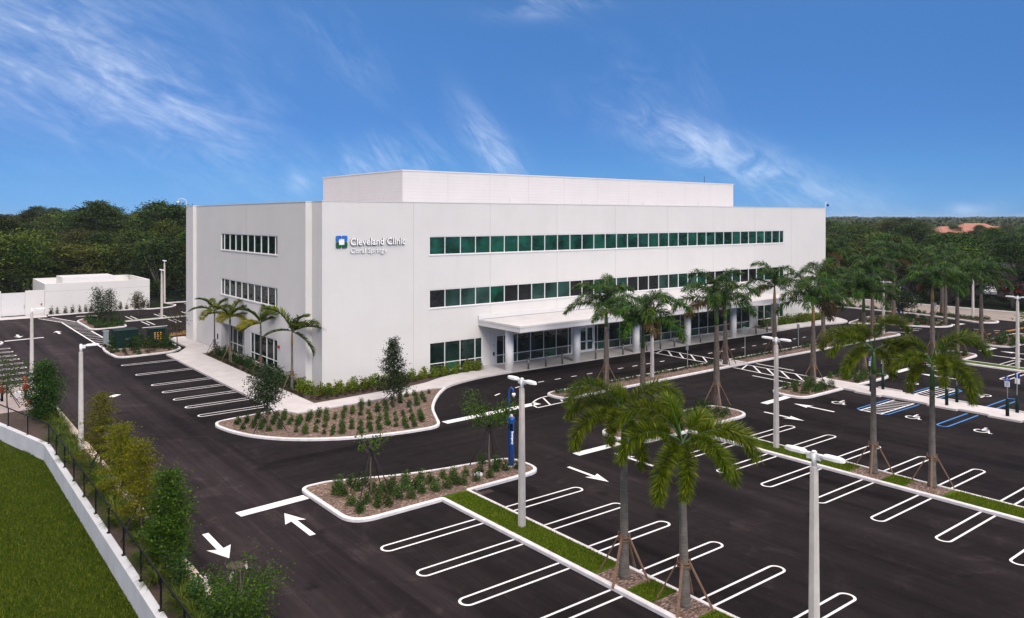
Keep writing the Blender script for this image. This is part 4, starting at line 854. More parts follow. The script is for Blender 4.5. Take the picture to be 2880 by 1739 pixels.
def phone(x, y, lab, near, rz):
    t = thing('emergency_phone', lab, 'emergency phone', (x, y, .11), rz, 'blue emergency call posts')
    m = MB(); m.tube([(0, 0, 0), (0, 0, 2.35), (0, 0, 2.4), (0, 0, 2.56)], [.165, .165, .185, .185], 20); m.build('post', M_BLUE, t)
    m = MB(); m.tube([(0, 0, -.02), (0, 0, .04)], .32, 20); m.build('footing', M_CONC, t)
    m = MB(); m.tube([(0, 0, 2.56), (0, 0, 2.66), (0, 0, 2.72)], [.13, .11, .04], 14); m.build('beacon', M_LENS, t)
    m = MB(); m.tube([(-.12, .1, 2.3), (-.12, .1, 3.85), (-.09, .07, 4.05), (0, 0, 4.13), (.1, -.06, 4.05), (.13, -.08, 3.85)], .04, 8); m.build('camera_arm', M_BLUE, t)
    m = MB(); m.tube([(.13, -.08, 3.85), (.13, -.08, 3.75), (.13, -.08, 3.65)], [.09, .10, .04], 12); m.build('camera_dome', M_FIXT, t)
    m = MB(); m.box(-.08, -.19, 1.9, .08, -.14, 2.25); m.build('call_panel', M_BLACK, t)
    me = text_mesh('Emergency', .155, .004, .006); lt = link('lettering', me, t); me.materials.append(M_LETTER)
    # wrap the letters, reading downwards, on the post
    n = len(me.vertices); co = np.zeros(n * 3); me.vertices.foreach_get('co', co); co = co.reshape(-1, 3); a = (co[:, 1] - .07) / .17 + .55; r = .168 + co[:, 2]
    o = np.stack([r * np.sin(a), -r * np.cos(a), 1.85 - co[:, 0]], 1); me.vertices.foreach_set('co', o.reshape(-1)); me.update()
    return t
phone(-.62, -24.75, 'tall blue emergency phone post on the near planted island', True, R(-38))
phone(79.2, -6.95, 'blue emergency phone post on the far loop island', False, R(-38))
def accessign(x, y, face, lab):
    t = thing('parking_sign', lab, 'parking sign', (x, y, .13), 0, 'accessible parking signs on dark bollards')
    m = MB(); m.tube([(0, 0, 0), (0, 0, 1.08)], .11, 14); m.tube([(0, 0, 1.08), (0, 0, 1.13)], [.11, .05], 14); m.build('bollard', M_DKGRN, t)
    m = MB(); m.tube([(0, 0, 1.1), (0, 0, 2.62)], .03, 8); m.build('post', M_GALV, t)
    s = face; m = MB(); m.box(min(.035 * s, .05 * s), -.15, 2.30, max(.035 * s, .05 * s), .15, 2.60); p1 = m.build('sign_panel', M_SIGNBLUE, t); p1['label'] = 'blue access panel'
    m = MB(); m.box(min(.035 * s, .05 * s), -.15, 1.92, max(.035 * s, .05 * s), .15, 2.28); p2 = m.build('sign_panel', M_SIGNW, t); p2['label'] = 'white lower panel'
    ic = wheelchair(0, 0, .22, (0, 1), (1, 0)); V = [(s * .055 + s * (z - PZ) * .3, -s * vx, 2.45 + vy) for vx, vy, z in ic.v]; ic.v = V if s < 0 else V; ic.build('access_symbol', M_LETTER, p1)
    m = MB()
    for k in range(4): m.box(min(.052 * s, .056 * s), -.11 + .01 * (k % 2), 2.19 - k * .07, max(.052 * s, .056 * s), .11 - .02 * (k % 3), 2.215 - k * .07)
    m.build('notice_lines', M_SIGNBLUE, p2)
    return t
accessign(31.5, -27.65, -1, 'blue access sign on a dark bollard beside the round-ended row island')
accessign(33.0, -27.8, 1, 'access sign seen from behind across the pavement from the row island bay')
accessign(31.5, -33.05, -1, 'blue access sign on a dark bollard between the hatched aisle and the blue lines')
accessign(33.0, -33.1, 1, 'access sign seen from behind beside the wheel stop past the hatched aisle')
accessign(31.5, -36.85, -1, 'blue access sign on a dark bollard at the right edge of view')
accessign(33.0, -36.9, 1, 'access sign seen from behind at the right edge of view')
for x, y, l in ((33.72, -28.0, 'pale concrete wheel stop nearest the row island'), (33.72, -33.0, 'pale concrete wheel stop behind the middle pair of access signs'), (33.72, -36.9, 'pale concrete wheel stop behind the rightmost pair of access signs')):
    m = MB(); m.add([(x - .1, y - .92, 0), (x + .1, y - .92, 0), (x + .1, y + .92, 0), (x - .1, y + .92, 0), (x - .06, y - .88, .12), (x + .06, y - .88, .12), (x + .06, y + .88, .12), (x - .06, y + .88, .12)], [(4, 5, 6, 7), (0, 1, 5, 4), (1, 2, 6, 5), (2, 3, 7, 6), (3, 0, 4, 7)]); tag(m.build('wheel_stop', M_CONC), l, 'wheel stop', 'concrete wheel stops')
def backsign(x, y, h, lab, round_=False, sz=.3, rz=0):
    t = thing('traffic_sign', lab, 'traffic sign', (x, y, .1), rz, 'metal sign posts')
    m = MB(); m.box(-.025, -.025, 0, .025, .025, h); m.build('post', M_GALV, t); m = MB()
    if round_: m.tube([(-.03, 0, h - sz), (-.045, 0, h - sz)], sz * 1.05, 8, rot=PI / 8, smooth=False)
    else: m.box(-.045, -sz / 2, h - sz * 1.5, -.03, sz / 2, h)
    m.build('sign_panel', M_GALV, t)
backsign(28.2, -12.95, 2.0, 'plain grey sign post in the planted strip before the entrance'); backsign(36.04, -13.3, 2.95, 'grey octagonal sign seen from behind beside the crossing', True, .34)
backsign(45.49, -12.95, 2.35, 'slim grey sign between two royal palms on the planted strip'); backsign(77.8, -12.2, 2.3, 'sign post at the tip of the loop island'); backsign(84.6, -6.5, 2.2, 'sign post on the roadside island by the blue phone'); backsign(12.0, -23.6, 2.1, 'grey sign post under the palm fronds on the row island')
backsign(15.0, -52, 2, 'unused') if False else None
# hydrant and pipework group at the corner of the gravel
hy_ = thing('fire_hydrant', 'small red fire hydrant with a blue cap by the dark conical tree', 'hydrant', (-18.82, 7.26, .04))
m = MB(); m.tube([(0, 0, 0), (0, 0, .05), (0, 0, .06), (0, 0, .42), (0, 0, .5)], [.14, .14, .10, .10, .13], 14); m.build('barrel', M_RED, hy_)
m = MB(); m.tube([(0, 0, .5), (0, 0, .56), (0, 0, .66), (0, 0, .72)], [.14, .13, .08, .03], 14); m.build('cap', M_BLUE, hy_)
for d_ in ((1, 0), (-1, 0), (0, -1)): m = MB(); m.tube([(d_[0] * .08, d_[1] * .08, .38), (d_[0] * .2, d_[1] * .2, .38)], .06, 10); m.build('nozzle', M_RED, hy_)
for x, y, s, lab in ((-18.78, 9.3, 1.0, 'black and red standpipe valve next to the hydrant'), (-20.2, 9.6, .95, 'black and red standpipe valve at the left edge of view')):
    t = thing('valve_standpipe', lab, 'valve', (x, y, .02), 0, 'red valves on black pipes')
    m = MB(); m.tube([(0, 0, 0), (0, 0, .62)], .09, 12); m.build('pipe', M_BLACK, t); m = MB(); m.tube([(0, 0, .6), (0, 0, .75), (0, 0, 1.0), (0, 0, 1.05)], [.14, .16, .13, .17], 12); m.tube([(-.22, 0, .85), (.22, 0, .85)], .09, 10); m.build('valve_body', M_RED, t)
    m = MB(); m.tube([(0, 0, 1.05), (0, 0, 1.28)], .02, 6); m.tube([(0, 0, 1.26), (0, 0, 1.29)], .16, 12); m.build('hand_wheel', M_RED, t)
tag(MB().box(-19.35, 9.9, .02, -18.95, 10.4, .45).build('meter_box', M_FIXT), 'white meter box on the gravel beside the red valves', 'meter box')
m = MB(); m.tube([(-18.75, 9.9, 0), (-18.75, 9.9, 1.6)], .03, 6); m.box(-18.85, 9.9, 1.2, -18.65, 9.92, 1.6); tag(m.build('marker_post', M_ORANGE), 'thin orange marker post rising behind the red valve', 'marker post')
tag(MB().prism(smooth_poly([(-4.6, -24.45), (-4.15, -24.4), (-4.2, -24.05), (-4.6, -24.1)], .1), .1, .28).build('utility_dome', M_LENS), 'pale utility cover half hidden among the near island shrubs', 'utility cover') if False else None
mm_ = MB(); mm_.tube([(0, 0, 0), (0, 0, .14), (0, 0, .2)], [.27, .24, .1], 14); tag(mm_.build('utility_cover', M_LENS, None, (-2.95, -25.0, .1)), 'pearly round utility cover among the near island shrubs', 'utility cover')

# retaining wall with railing
rw = thing('retaining_wall', 'pale blue white retaining wall between the sunken lawn and the planted bank', 'wall', (0, 0, 0))
wp = [(-19.32, -90), (-19.32, -5.1), (-21.1, 2.3), (-25.95, 22.0)]
m = MB(); tpl = []
for i, p in enumerate(wp):
    a = Vector(wp[max(i - 1, 0)]); b = Vector(wp[min(i + 1, 3)]); t = (b - a).normalized(); n = Vector((-t.y, t.x)) * .15; tpl.append((Vector(p) + n, Vector(p) - n))
V = []; F = []
for l, r in tpl: V += [(l.x, l.y, -1.2), (l.x, l.y, .13), (r.x, r.y, .13), (r.x, r.y, -1.2)]
for i in range(3):
    for k in range(3): F.append((i * 4 + k, (i + 1) * 4 + k, (i + 1) * 4 + k + 1, i * 4 + k + 1))
m.add(V, F); m.build('wall', simple('pale_painted_wall', (0.50, 0.51, 0.53), 0.8, 0.10, 0.9, bmp=.2, bscale=30), rw)
fe = thing('railing', 'black mesh railing along the top of the retaining wall', 'railing', (0, 0, 0))
posts = []; line = [(-19.22, -60), (-19.22, -5.1), (-20.95, 2.3), (-25.8, 22)]
y = -5.1
while y > -50: posts.append((-19.22, y)); y -= 2.72
d1 = (Vector(line[2]) - Vector(line[1])); n1 = 3
for k in range(1, 4): p = Vector(line[1]) + d1.normalized() * 3.1 * k; posts.append((p.x, p.y))
for x, y in posts:
    m = MB(); m.box(x - .03, y - .03, .13, x + .03, y + .03, 1.24); m.box(x - .07, y - .09, .13, x + .07, y + .09, .15); m.build('post', M_BLACK, fe)
m = MB(); m.tube([(-19.22, -60, 1.25), (-19.22, -5.1, 1.25), (-20.95, 2.3, 1.25), (-25.8, 22, 1.25)], .036, 8); m.build('rail', M_BLACK, fe)
m = MB()
for (p, q) in ((line[0], line[1]), (line[1], line[2]), (line[2], line[3])):
    p = Vector(p); q = Vector(q); L = (q - p).length; d = (q - p) / L; s = .12; k = 0
    while k * s < L:
        a = p + d * min(L, k * s); 
        for sg2 in (1, -1):
            b = a + d * 1.05 * sg2; 
            if (b - p).dot(d) < 0 or (b - p).dot(d) > L: continue
            m.add([(a.x, a.y, .18), (a.x + d.x * .006, a.y + d.y * .006, .18), (b.x + d.x * .006, b.y + d.y * .006, 1.23), (b.x, b.y, 1.23)], [(0, 1, 2, 3)])
        k += 1
m.build('wire_mesh', M_BLACK, fe)

# transformers, rear enclosure, rear walls and fence
def cabinet(x, y, w, d, h, lab, mat):
    t = thing('transformer_cabinet', lab, 'utility cabinet', (x, y, .1), 0)
    m = MB(); m.box(-w / 2, -d / 2, .05, w / 2, d / 2, h); b = m.build('housing', mat, t); m = MB(); m.box(-w / 2 - .05, -d / 2 - .05, h + .002, w / 2 + .05, d / 2 + .05, h + .09); m.build('lid', mat, t)
    m = MB(); m.box(-w / 2 - .15, -d / 2 - .15, -.08, w / 2 + .15, d / 2 + .15, .05); m.build('pad', M_CONC, t)
    for s in (-1, 1): m = MB(); m.box(s * w / 4 - w / 4 + .04, -d / 2 - .03, .12, s * w / 4 + w / 4 - .04, -d / 2 - .003, h - .08); q = m.build('door', mat, t); m = MB(); m.box(s * .08 - .02, -d / 2 - .05, h * .5, s * .08 + .02, -d / 2 - .031, h * .5 + .15); m.build('handle', M_GALV, q)
    return t
cabinet(-8.0, 29.3, 2.1, 2.0, 1.75, 'large dark green transformer cabinet behind clipped shrubs', M_DKGRN)
tc2 = cabinet(-4.9, 29.8, 1.5, 1.4, 1.55, 'smaller dark green cabinet with yellow warning marks behind shrubs', M_DKGRN)
m = MB()
for i in range(3):
    for k in range(4): m.box(-.35 + i * .28, -.745, .55 + k * .2, -.22 + i * .28, -.735, .67 + k * .2)
m.build('warning_marks', M_YEL, tc2)
cabinet(-9.4, 31.0, .45, .4, 1.5, 'narrow grey meter cabinet beside the large transformer', M_GALV)
enc = thing('utility_building', 'low white walled enclosure against the woodland', 'building', (0, 0, 0))
ex0, ex1, ey0, ey1, ezh = -10.3, 2.95, 65.6, 78.0, 4.2
m = MB(); m.box(ex0, ey0, -.04, ex1, ey0 + .3, ezh); m.box(ex0, ey0 + .3, -.04, ex0 + .3, ey1, ezh); m.box(ex1 - .3, ey0 + .3, -.04, ex1, ey1, ezh); m.box(ex0 + .3, ey1 - .3, -.04, ex1 - .3, ey1, ezh); m.build('wall', M_WALL, enc)
m = MB(); m.box(ex0 + .3, ey0 + .3, 3.1, ex1 - .3, ey1 - .3, 3.3); rr_ = m.build('roof', M_ROOF, enc); m = MB(); m.box(ex0 + 2.5, ey0 + 3.0, 3.3, ex1 - 4, ey0 + 8.5, 4.75); m.build('roof_box', M_TRIM, rr_)
m = MB(); m.box(ex0 + .003, ey0 - .004, 3.14, ex1 - .003, ey0 + .01, 3.18); m.build('panel_joint', M_JOINT, enc)
yw = thing('yard_wall', 'white yard wall with tall metal gates beside the enclosure', 'wall', (0, 0, 0))
m = MB(); m.box(-30, 66.2, -.04, -18.9, 66.5, 3.35); m.box(-12.55, 66.2, -.04, ex0 - .01, 66.5, 3.35); m.box(-15.6, 66.2, -.04, -15.3, 66.5, 3.45); m.build('wall', M_WALL, yw)
for x0_, x1_ in ((-18.88, -17.1), (-17.05, -15.62), (-15.28, -12.57)):
    m = MB(); m.box(x0_, 66.25, .1, x1_, 66.33, 3.15); gg = m.build('gate', M_TRIM, yw); m = MB(); m.box(x1_ - .12, 66.18, 1.0, x1_ - .06, 66.248, 1.5); m.build('handle', M_GALV, gg)
m = MB(); m.box(-10.75, 66.12, 1.3, -10.6, 66.195, 1.55); m.build('alarm_button', M_RED, yw)
rf = thing('chain_link_fence', 'dark chain link fence behind the rear lamp posts', 'fence', (0, 0, 0))
for k in range(12): m = MB(); m.tube([(3.4 + k * 2.4, 71.8, -.02), (3.4 + k * 2.4, 71.8, 1.85)], .04, 6); m.build('post', M_DKGRN, rf)
m = MB(); m.tube([(3.2, 71.8, 1.82), (30, 71.8, 1.82)], .03, 6); m.build('rail', M_DKGRN, rf); m = MB()
for k in range(130):
    for s in (1, -1):
        a = 3.2 + k * .2; b = a + s * 1.75; 
        if 3.2 < b < 30: m.quad((a, 71.8, .02), (a + .012, 71.8, .02), (b + .012, 71.8, 1.8), (b, 71.8, 1.8))
m.build('wire_mesh', M_DKGRN, rf)

# cars by the far road
def car(x, y, rz, lab, mat, truck=False):
    t = thing('pickup_truck' if truck else 'parked_car', lab, 'truck' if truck else 'car', (x, y, 0), rz)
    prof = [(-2.3, .35), (-2.3, .8), (-1.5, .95), (-.9, 1.42), (.8, 1.45), (1.5, .95), (2.25, .88), (2.3, .4)] if not truck else [(-2.6, .45), (-2.6, 1.15), (-1.3, 1.2), (-.7, 1.85), (.8, 1.85), (.95, 1.2), (2.7, 1.15), (2.7, .5)]
    w = .88; n = len(prof); m = MB(); V = [(a, -w, z) for a, z in prof] + [(a, w, z) for a, z in prof]
    for i, (a, z) in enumerate(prof):
        if z > 1.3: V[i] = (a, -w * .8, z); V[n + i] = (a, w * .8, z)
    m.add(V, [tuple(range(n)), tuple(reversed(range(n, 2 * n)))] + [(i, n + i, n + (i + 1) % n, (i + 1) % n) for i in range(n)]); m.build('body', mat, t)
    zt = 1.38 if not truck else 1.75; zb = 1.0 if not truck else 1.28
    for s in (-1, 1): m = MB(); m.add([(-1.15, s * (w + .005), zb), (1.15, s * (w + .005), zb), (.7, s * (w * .84), zt), (-.75, s * (w * .84), zt)], [(0, 1, 2, 3)]); m.build('side_window', M_DARKG, t)
    m = MB(); m.add([(-1.42 if not truck else -1.2, -w * .8, zb), (-1.42 if not truck else -1.2, w * .8, zb), (-.97 if not truck else -.76, w * .7, zt), (-.97 if not truck else -.76, -w * .7, zt)], [(0, 1, 2, 3)]); m.build('windscreen', M_DARKG, t)
    for a in (-1.45, 1.45):
        for s in (-1, 1): m = MB(); m.tube([(a, s * .7, .34), (a, s * .92, .34)], .34, 16); wq = m.build('wheel', M_TYRE, t); m = MB(); m.tube([(a, s * .921, .34), (a, s * .93, .34)], .2, 12); m.build('rim', M_SILVER, wq)
    for s in (-1, 1): m = MB(); m.box(-2.33 if not truck else -2.63, s * .65 - .15, .62, -2.29 if not truck else -2.59, s * .65 + .15, .78); m.build('headlight', M_LENS, t)
    return t
car(120.3, -2.6, R(25), 'silver car parked in the shade across the far road', M_SILVER); car(124.0, -6.2, R(100), 'red pickup truck parked under the trees across the far road', M_RED, True)
# houses among the trees
hs = thing('tile_roofed_house', 'wide building with orange hipped tile roof rising from the treetops', 'house', (0, 0, 0))
def ray(px, d): l = (px - 1440) / 2202 * d; return (CX + d * VX + l * RX, CY + d * VY + l * RY)
hx, hy2 = ray(2735, 330)
def hip(m, cx, cy, w, d, z0, z1, rl):
    U = Vector((RX, RY, 0)); Vv = Vector((VX, VY, 0)); c = Vector((cx, cy, 0)); Z_ = Vector((0, 0, 1))
    P = [c - U * w / 2 - Vv * d / 2 + Z_ * z0, c + U * w / 2 - Vv * d / 2 + Z_ * z0, c + U * w / 2 + Vv * d / 2 + Z_ * z0, c - U * w / 2 + Vv * d / 2 + Z_ * z0, c - U * rl / 2 + Z_ * z1, c + U * rl / 2 + Z_ * z1]
    m.add(P, [(0, 1, 5, 4), (1, 2, 5), (2, 3, 4, 5), (3, 0, 4)])
m = MB(); hip(m, hx + 2, hy2, 20, 16, 7.2, 10.9, 8.5); hip(m, hx - 2 - 8 * RX, hy2 - 8 * RY, 20, 10, 7.0, 9.6, 9); hip(m, hx + 8 * RX, hy2 + 8 * RY, 16, 10, 6.8, 9.7, 8); m.build('roof', M_TERRA, hs)
m = MB(); m.obox((hx, hy2, 3.5), (RX, RY, 0), (VX, VY, 0), (0, 0, 1), 14, 5, 3.6); m.build('wall', M_STUCCO, hs)
h2 = thing('white_house', 'tiny white house peeping through the trees right of the building', 'house', (0, 0, 0)); ax, ay = ray(2366, 260)
m = MB(); m.obox((ax, ay, 4.2), (RX, RY, 0), (VX, VY, 0), (0, 0, 1), 1.3, 1.3, 4.4); m.build('wall', M_STUCCO, h2); m = MB(); hip(m, ax, ay, 3.2, 3.2, 8.6, 10.0, .4); m.build('roof', M_TERRA, h2)
for s in (-.6, .6): m = MB(); m.obox((ax - VX * 1.31 + RX * s, ay - VY * 1.31 + RY * s, 7.3), (RX, RY, 0), (VX, VY, 0), (0, 0, 1), .3, .02, .5); m.build('window', M_DARKG, h2)
h3 = thing('garden_pavilion', 'small cream roofed pavilion deep in the woodland behind the enclosure', 'pavilion', (0, 0, 0)); ax, ay = ray(426, 175)
m = MB(); hip(m, ax, ay, 3.6, 3.6, 9.6, 10.4, .4); m.build('roof', M_MANH, h3); m = MB(); m.obox((ax, ay, 4.8), (RX, RY, 0), (VX, VY, 0), (0, 0, 1), 1.4, 1.4, 4.8); m.build('wall', M_STUCCO, h3)

# ------------------------------------------------------------------ vegetation
rng = np.random.default_rng(11)
def npmesh(name, V, Fq, mats, Ft=None, mi=None, smooth=False):
    """V (n,3); Fq (k,4) quads; Ft (j,3) triangles"""
    me = bpy.data.meshes.new(name); Ft = np.zeros((0, 3), int) if Ft is None else Ft
    me.vertices.add(len(V)); me.vertices.foreach_set('co', np.asarray(V, dtype=np.float32).reshape(-1))
    loops = np.concatenate([Fq.reshape(-1), Ft.reshape(-1)]); me.loops.add(len(loops)); me.loops.foreach_set('vertex_index', loops.astype(np.int32))
    n = len(Fq) + len(Ft); me.polygons.add(n); st = np.concatenate([np.arange(len(Fq)) * 4, len(Fq) * 4 + np.arange(len(Ft)) * 3])
    me.polygons.foreach_set('loop_start', st.astype(np.int32)); me.polygons.foreach_set('loop_total', np.concatenate([np.full(len(Fq), 4), np.full(len(Ft), 3)]).astype(np.int32))
    for m in (mats if isinstance(mats, (list, tuple)) else [mats]): me.materials.append(m)
    if mi is not None: me.polygons.foreach_set('material_index', np.asarray(mi, dtype=np.int32))
    me.update(calc_edges=True); return me
def unit(a): return a / (np.linalg.norm(a, axis=1, keepdims=True) + 1e-9)
def leaves(C, size, elong=1.7, up=0.6, outdir=None, flatness=None):
    n = len(C); nr = rng.normal(size=(n, 3)); nr[:, 2] = np.abs(nr[:, 2]) + up; nr = unit(nr)
    t = rng.normal(size=(n, 3)) if outdir is None else outdir + rng.normal(size=(n, 3)) * .5
    t = unit(t - nr * np.sum(t * nr, 1, keepdims=True)); s = np.cross(nr, t); size = np.broadcast_to(np.asarray(size, float), (n,)) * rng.uniform(.65, 1.35, n); L = (size / 2)[:, None]; w = L / elong
    V = np.stack([C - t * L, C + s * w - t * L * .1, C + t * L, C - s * w - t * L * .1], 1).reshape(-1, 3); F = np.arange(4 * n).reshape(-1, 4); return V, F
def leafmesh(name, C, size, mat, **k): V, F = leaves(C, size, **k); return npmesh(name, V, F, mat)
def frond_mesh(kind, e0, seed, mat, L=2.7):
    r = np.random.default_rng(seed); n = 26
    bend = {'fox': 98 + e0 * .72, 'roy': 78 + e0 * .68, 'ado': 46 + e0 * .38}[kind]; ex_ = {'fox': 1.5, 'roy': 1.7, 'ado': 1.35}[kind]
    if e0 > 80: bend *= .12
    e = np.clip(e0 - bend * np.linspace(0, 1, n + 1) ** ex_, -84, 89); P = [np.zeros(3)]; side = r.normal() * .12
    for i in range(n):
        a = math.radians(e[i]); P.append(P[-1] + np.array([math.cos(a), side * (i / n), math.sin(a)]) * (L / n))
    P = np.array(P); T = np.gradient(P, axis=0); T = unit(T); S = unit(np.cross(T, np.array([0, 0, 1.0]) + T * 0.001 + np.array([1e-3, 0, 0]))); Nn = np.cross(S, T)
    npair, l0, w0, t0 = {'fox': (1500, .50, .0085, .20), 'roy': (125, .82, .027, .08), 'ado': (62, .62, .034, .08)}[kind]
    Vs = []; Fq = []; Ft = []; k = 0
    for j in range(npair):
        t = t0 + (1 - t0) * (j + r.random()) / npair; x = t * n; i = min(int(x), n - 1); f = x - i
        p = P[i] * (1 - f) + P[i + 1] * f; T_, S_, N_ = T[i], S[i], Nn[i]
        u = (t - t0) / (1 - t0); ln = l0 * (0.35 + 0.65 * math.sin(PI * min(1, u * .80 + .12)) ** .7) * (1 if u < .9 or kind == 'fox' else .7)
        if kind == 'fox': angs = [r.uniform(0, 2 * PI)]
        elif kind == 'roy': angs = [r.normal(0, .45) + (.35 if r.random() < .5 else -.2), PI + r.normal(0, .45) + (.35 if r.random() < .5 else -.2)]
        else: angs = [.45 + r.normal(0, .1), PI - .45 + r.normal(0, .1)]
        for a in angs:
            fw = {'fox': .42, 'roy': .55, 'ado': .62}[kind] + r.normal() * .1 + u * .4
            d = S_ * math.cos(a) + N_ * math.sin(a) + T_ * fw; d /= np.linalg.norm(d); l_ = ln * r.uniform(.8, 1.15)
            dr = {'fox': .16, 'roy': .60, 'ado': .22}[kind]
            m1 = p + d * l_ * .5; d2 = d + np.array([0, 0, -1.0]) * dr * 1.5; d2 /= np.linalg.norm(d2); m2 = m1 + d2 * l_ * .5
            wv = np.cross(d, np.array([r.normal() * .5, r.normal() * .5, 1.0])); wv /= (np.linalg.norm(wv) + 1e-9); wv = wv * w0 * r.uniform(.8, 1.2)
            Vs += [p - wv * .4, p + wv * .4, m1 + wv, m1 - wv, m2]; Fq.append((k, k + 1, k + 2, k + 3)); Ft.append((k + 3, k + 2, k + 4)); k += 5
    nq = len(Fq)
    for i in range(0, n - 1):
        w = .030 * (1 - i / n) + .006
        for a, b in ((S[i], Nn[i]),):
            ring = [P[i] + a * w, P[i] + b * w, P[i] - a * w, P[i] - b * w]; w2 = .030 * (1 - (i + 1) / n) + .006; ring2 = [P[i + 1] + S[i + 1] * w2, P[i + 1] + Nn[i + 1] * w2, P[i + 1] - S[i + 1] * w2, P[i + 1] - Nn[i + 1] * w2]
            Vs += ring + ring2
            for q in range(4): Fq.append((k + q, k + (q + 1) % 4, k + 4 + (q + 1) % 4, k + 4 + q))
            k += 8
    mi = [0] * nq + [1] * (len(Fq) - nq) + [0] * len(Ft)
    return npmesh('frond', np.array(Vs), np.array(Fq), [mat, M_SHAFT if mat is not L_DEAD else M_WOOD], np.array(Ft), mi)
EL = [80, 58, 34, 8]
FR = {}
for kd, mt, L_ in (('fox', L_FOX, 2.75), ('roy', L_ROY, 3.4), ('ado', L_ADO, 2.05)):
    for q, e0 in enumerate(EL):
        for sdd in range(2): FR[kd, q, sdd] = frond_mesh(kd, e0, 100 + q * 10 + sdd, mt, L_ * (1.18 if kd == 'fox' and q < 2 else 1))
FR['dead', 3, 0] = frond_mesh('roy', 5, 300, L_DEAD, 2.5); FR['dead', 3, 1] = frond_mesh('roy', 14, 301, L_DEAD, 2.2)
FR['yel', 3, 0] = frond_mesh('ado', 8, 302, L_YELF, 1.6); FR['yel', 3, 1] = frond_mesh('ado', 22, 303, L_YELF, 1.5)
def spear_mesh():
    m = MB(); m.tube([(0, 0, 0), (.02, 0, .8), (.1, 0, 1.7)], [.035, .03, .004], 6)
    me = m.build('spear', L_MYR); d = me.data; bpy.data.objects.remove(me); return d
SPEAR = spear_mesh()
def palm(kind, x, y, z0, cb, fronds, label, group, r0=.17, rt=.11, shaft=1.2, stakes=True, dead=(), sc=1.0, shm=None, lean=(0, 0), seed=0, spear=None):
    """cb: height where the fronds spring; fronds: (azimuth deg, elevation class or angle)"""
    rr = random.Random(seed * 7 + 3); t = thing({'fox': 'foxtail_palm', 'roy': 'royal_palm', 'ado': 'slender_palm'}[kind], label, 'palm tree', (x, y, z0), 0, group)
    hs_ = cb - shaft - z0; lx, ly = lean; m = MB(); k = 26; pts = []; rad = []
    for i in range(k + 1):
        u = i / k; z = hs_ * u - .05; pts.append((lx * u, ly * u, z))
        b = r0 * (1 + .35 * math.exp(-u * 9)) * (1 - u) + rt * 1.05 * u
        if kind == 'roy': b = r0 * (1 + .25 * math.exp(-u * 8) + .12 * math.sin(PI * u)) * (1 - u) + rt * 1.15 * u + .02 * math.sin(PI * u)
        rad.append(b * (1.0 + .03 * (i % 2)))
    m.tube(pts, rad, 14); m.build('trunk', T_ROY if kind == 'roy' else T_FOX, t)
    m = MB(); top = cb - z0; m.tube([(lx, ly, hs_ - .06), (lx, ly, hs_ + shaft * .25), (lx, ly, hs_ + shaft * .7), (lx, ly, top)], [rt * 1.12, rt * 1.2, rt * .85, rt * .5], 14); m.build('crownshaft', shm or M_SHAFT, t)
    for i, f in enumerate(fronds):
        az, el = f[0], f[1]; q = min(range(4), key=lambda j: abs(EL[j] - el)); kk = f[2] if len(f) > 2 else kind
        me = FR[kk, 3 if kk in ('dead', 'yel') else q, i % 2]; o = link('frond', me, t); o.location = (lx, ly, top - .02 - .03 * (i % 3)); base = 5 if kk in ('dead', 'yel') else EL[q]
        o.rotation_euler = (R(rr.uniform(-12, 12)), R(-(el - base)), R(az)); s = sc * (1.15 if kind == 'ado' else .95 if kind == 'fox' else 1) * rr.uniform(.9, 1.1) * (f[3] if len(f) > 3 else 1); o.scale = (s, s, s)
        if kk == 'dead': o['label'] = 'dry brown frond'
        if kk == 'yel': o['label'] = 'yellowing frond'
    sp = link('spear_leaf', SPEAR, t); sp.location = (lx, ly, top - .1); sz_ = {'fox': 1, 'roy': .9, 'ado': .6}[kind]; sp.scale = (sz_,) * 3
    if spear: sp.rotation_euler = (0, R(spear[1]), R(spear[0]))
    else: sp.rotation_euler = (0, R(rr.uniform(0, 10)), rr.uniform(0, 6))
    if stakes:
        zc = 1.5 if kind != 'ado' else 1.35; a0 = rr.uniform(20, 60) if stakes is True else stakes; wd = MB()
        for j in range(4 if kind != 'ado' else 3):
            a = R(a0 + j * (90 if kind != 'ado' else 120)); m = MB(); rb = 1.0 if kind != 'ado' else .8; lxx = lx * zc / max(hs_, .1); lyy = ly * zc / max(hs_, .1)
            p0 = Vector((math.cos(a) * (r0 + .03) + lxx, math.sin(a) * (r0 + .03) + lyy, zc)); p1 = Vector((math.cos(a) * rb, math.sin(a) * rb, -.02)); D = (p1 - p0).normalized(); S_ = Vector((-math.sin(a), math.cos(a), 0))
            m.obox((p0 + p1) / 2, D, S_, D.cross(S_), (p1 - p0).length / 2, .045 if kind != 'ado' else .032, .022); m.build('brace', M_WOOD, t)
            wd.obox((math.cos(a) * (r0 + .035) + lxx, math.sin(a) * (r0 + .035) + lyy, zc - .05), (-math.sin(a), math.cos(a), 0), (math.cos(a), math.sin(a), 0), (0, 0, 1), .06, .02, .17)
        m = wd; m.tube([(lxx, lyy, zc - .02), (lxx, lyy, zc + .01)], r0 + .062, 14); m.tube([(lxx, lyy, zc - .14), (lxx, lyy, zc - .11)], r0 + .062, 14); m.build('brace_collar', M_WOOD, t)
    return t
G1 = 'fluffy foxtail palms in the car park strips'
palm('fox', -5.28, -37.37, .1, 5.9, [(150, 72), (-28, 68), (172, 28), (-150, 34), (-118, 8), (-20, 34), (60, 50), (115, 42), (-55, 6)], 'fluffy foxtail palm on the near grass strip, the farther of the near pair', G1, seed=1, spear=(150, 6), stakes=20)
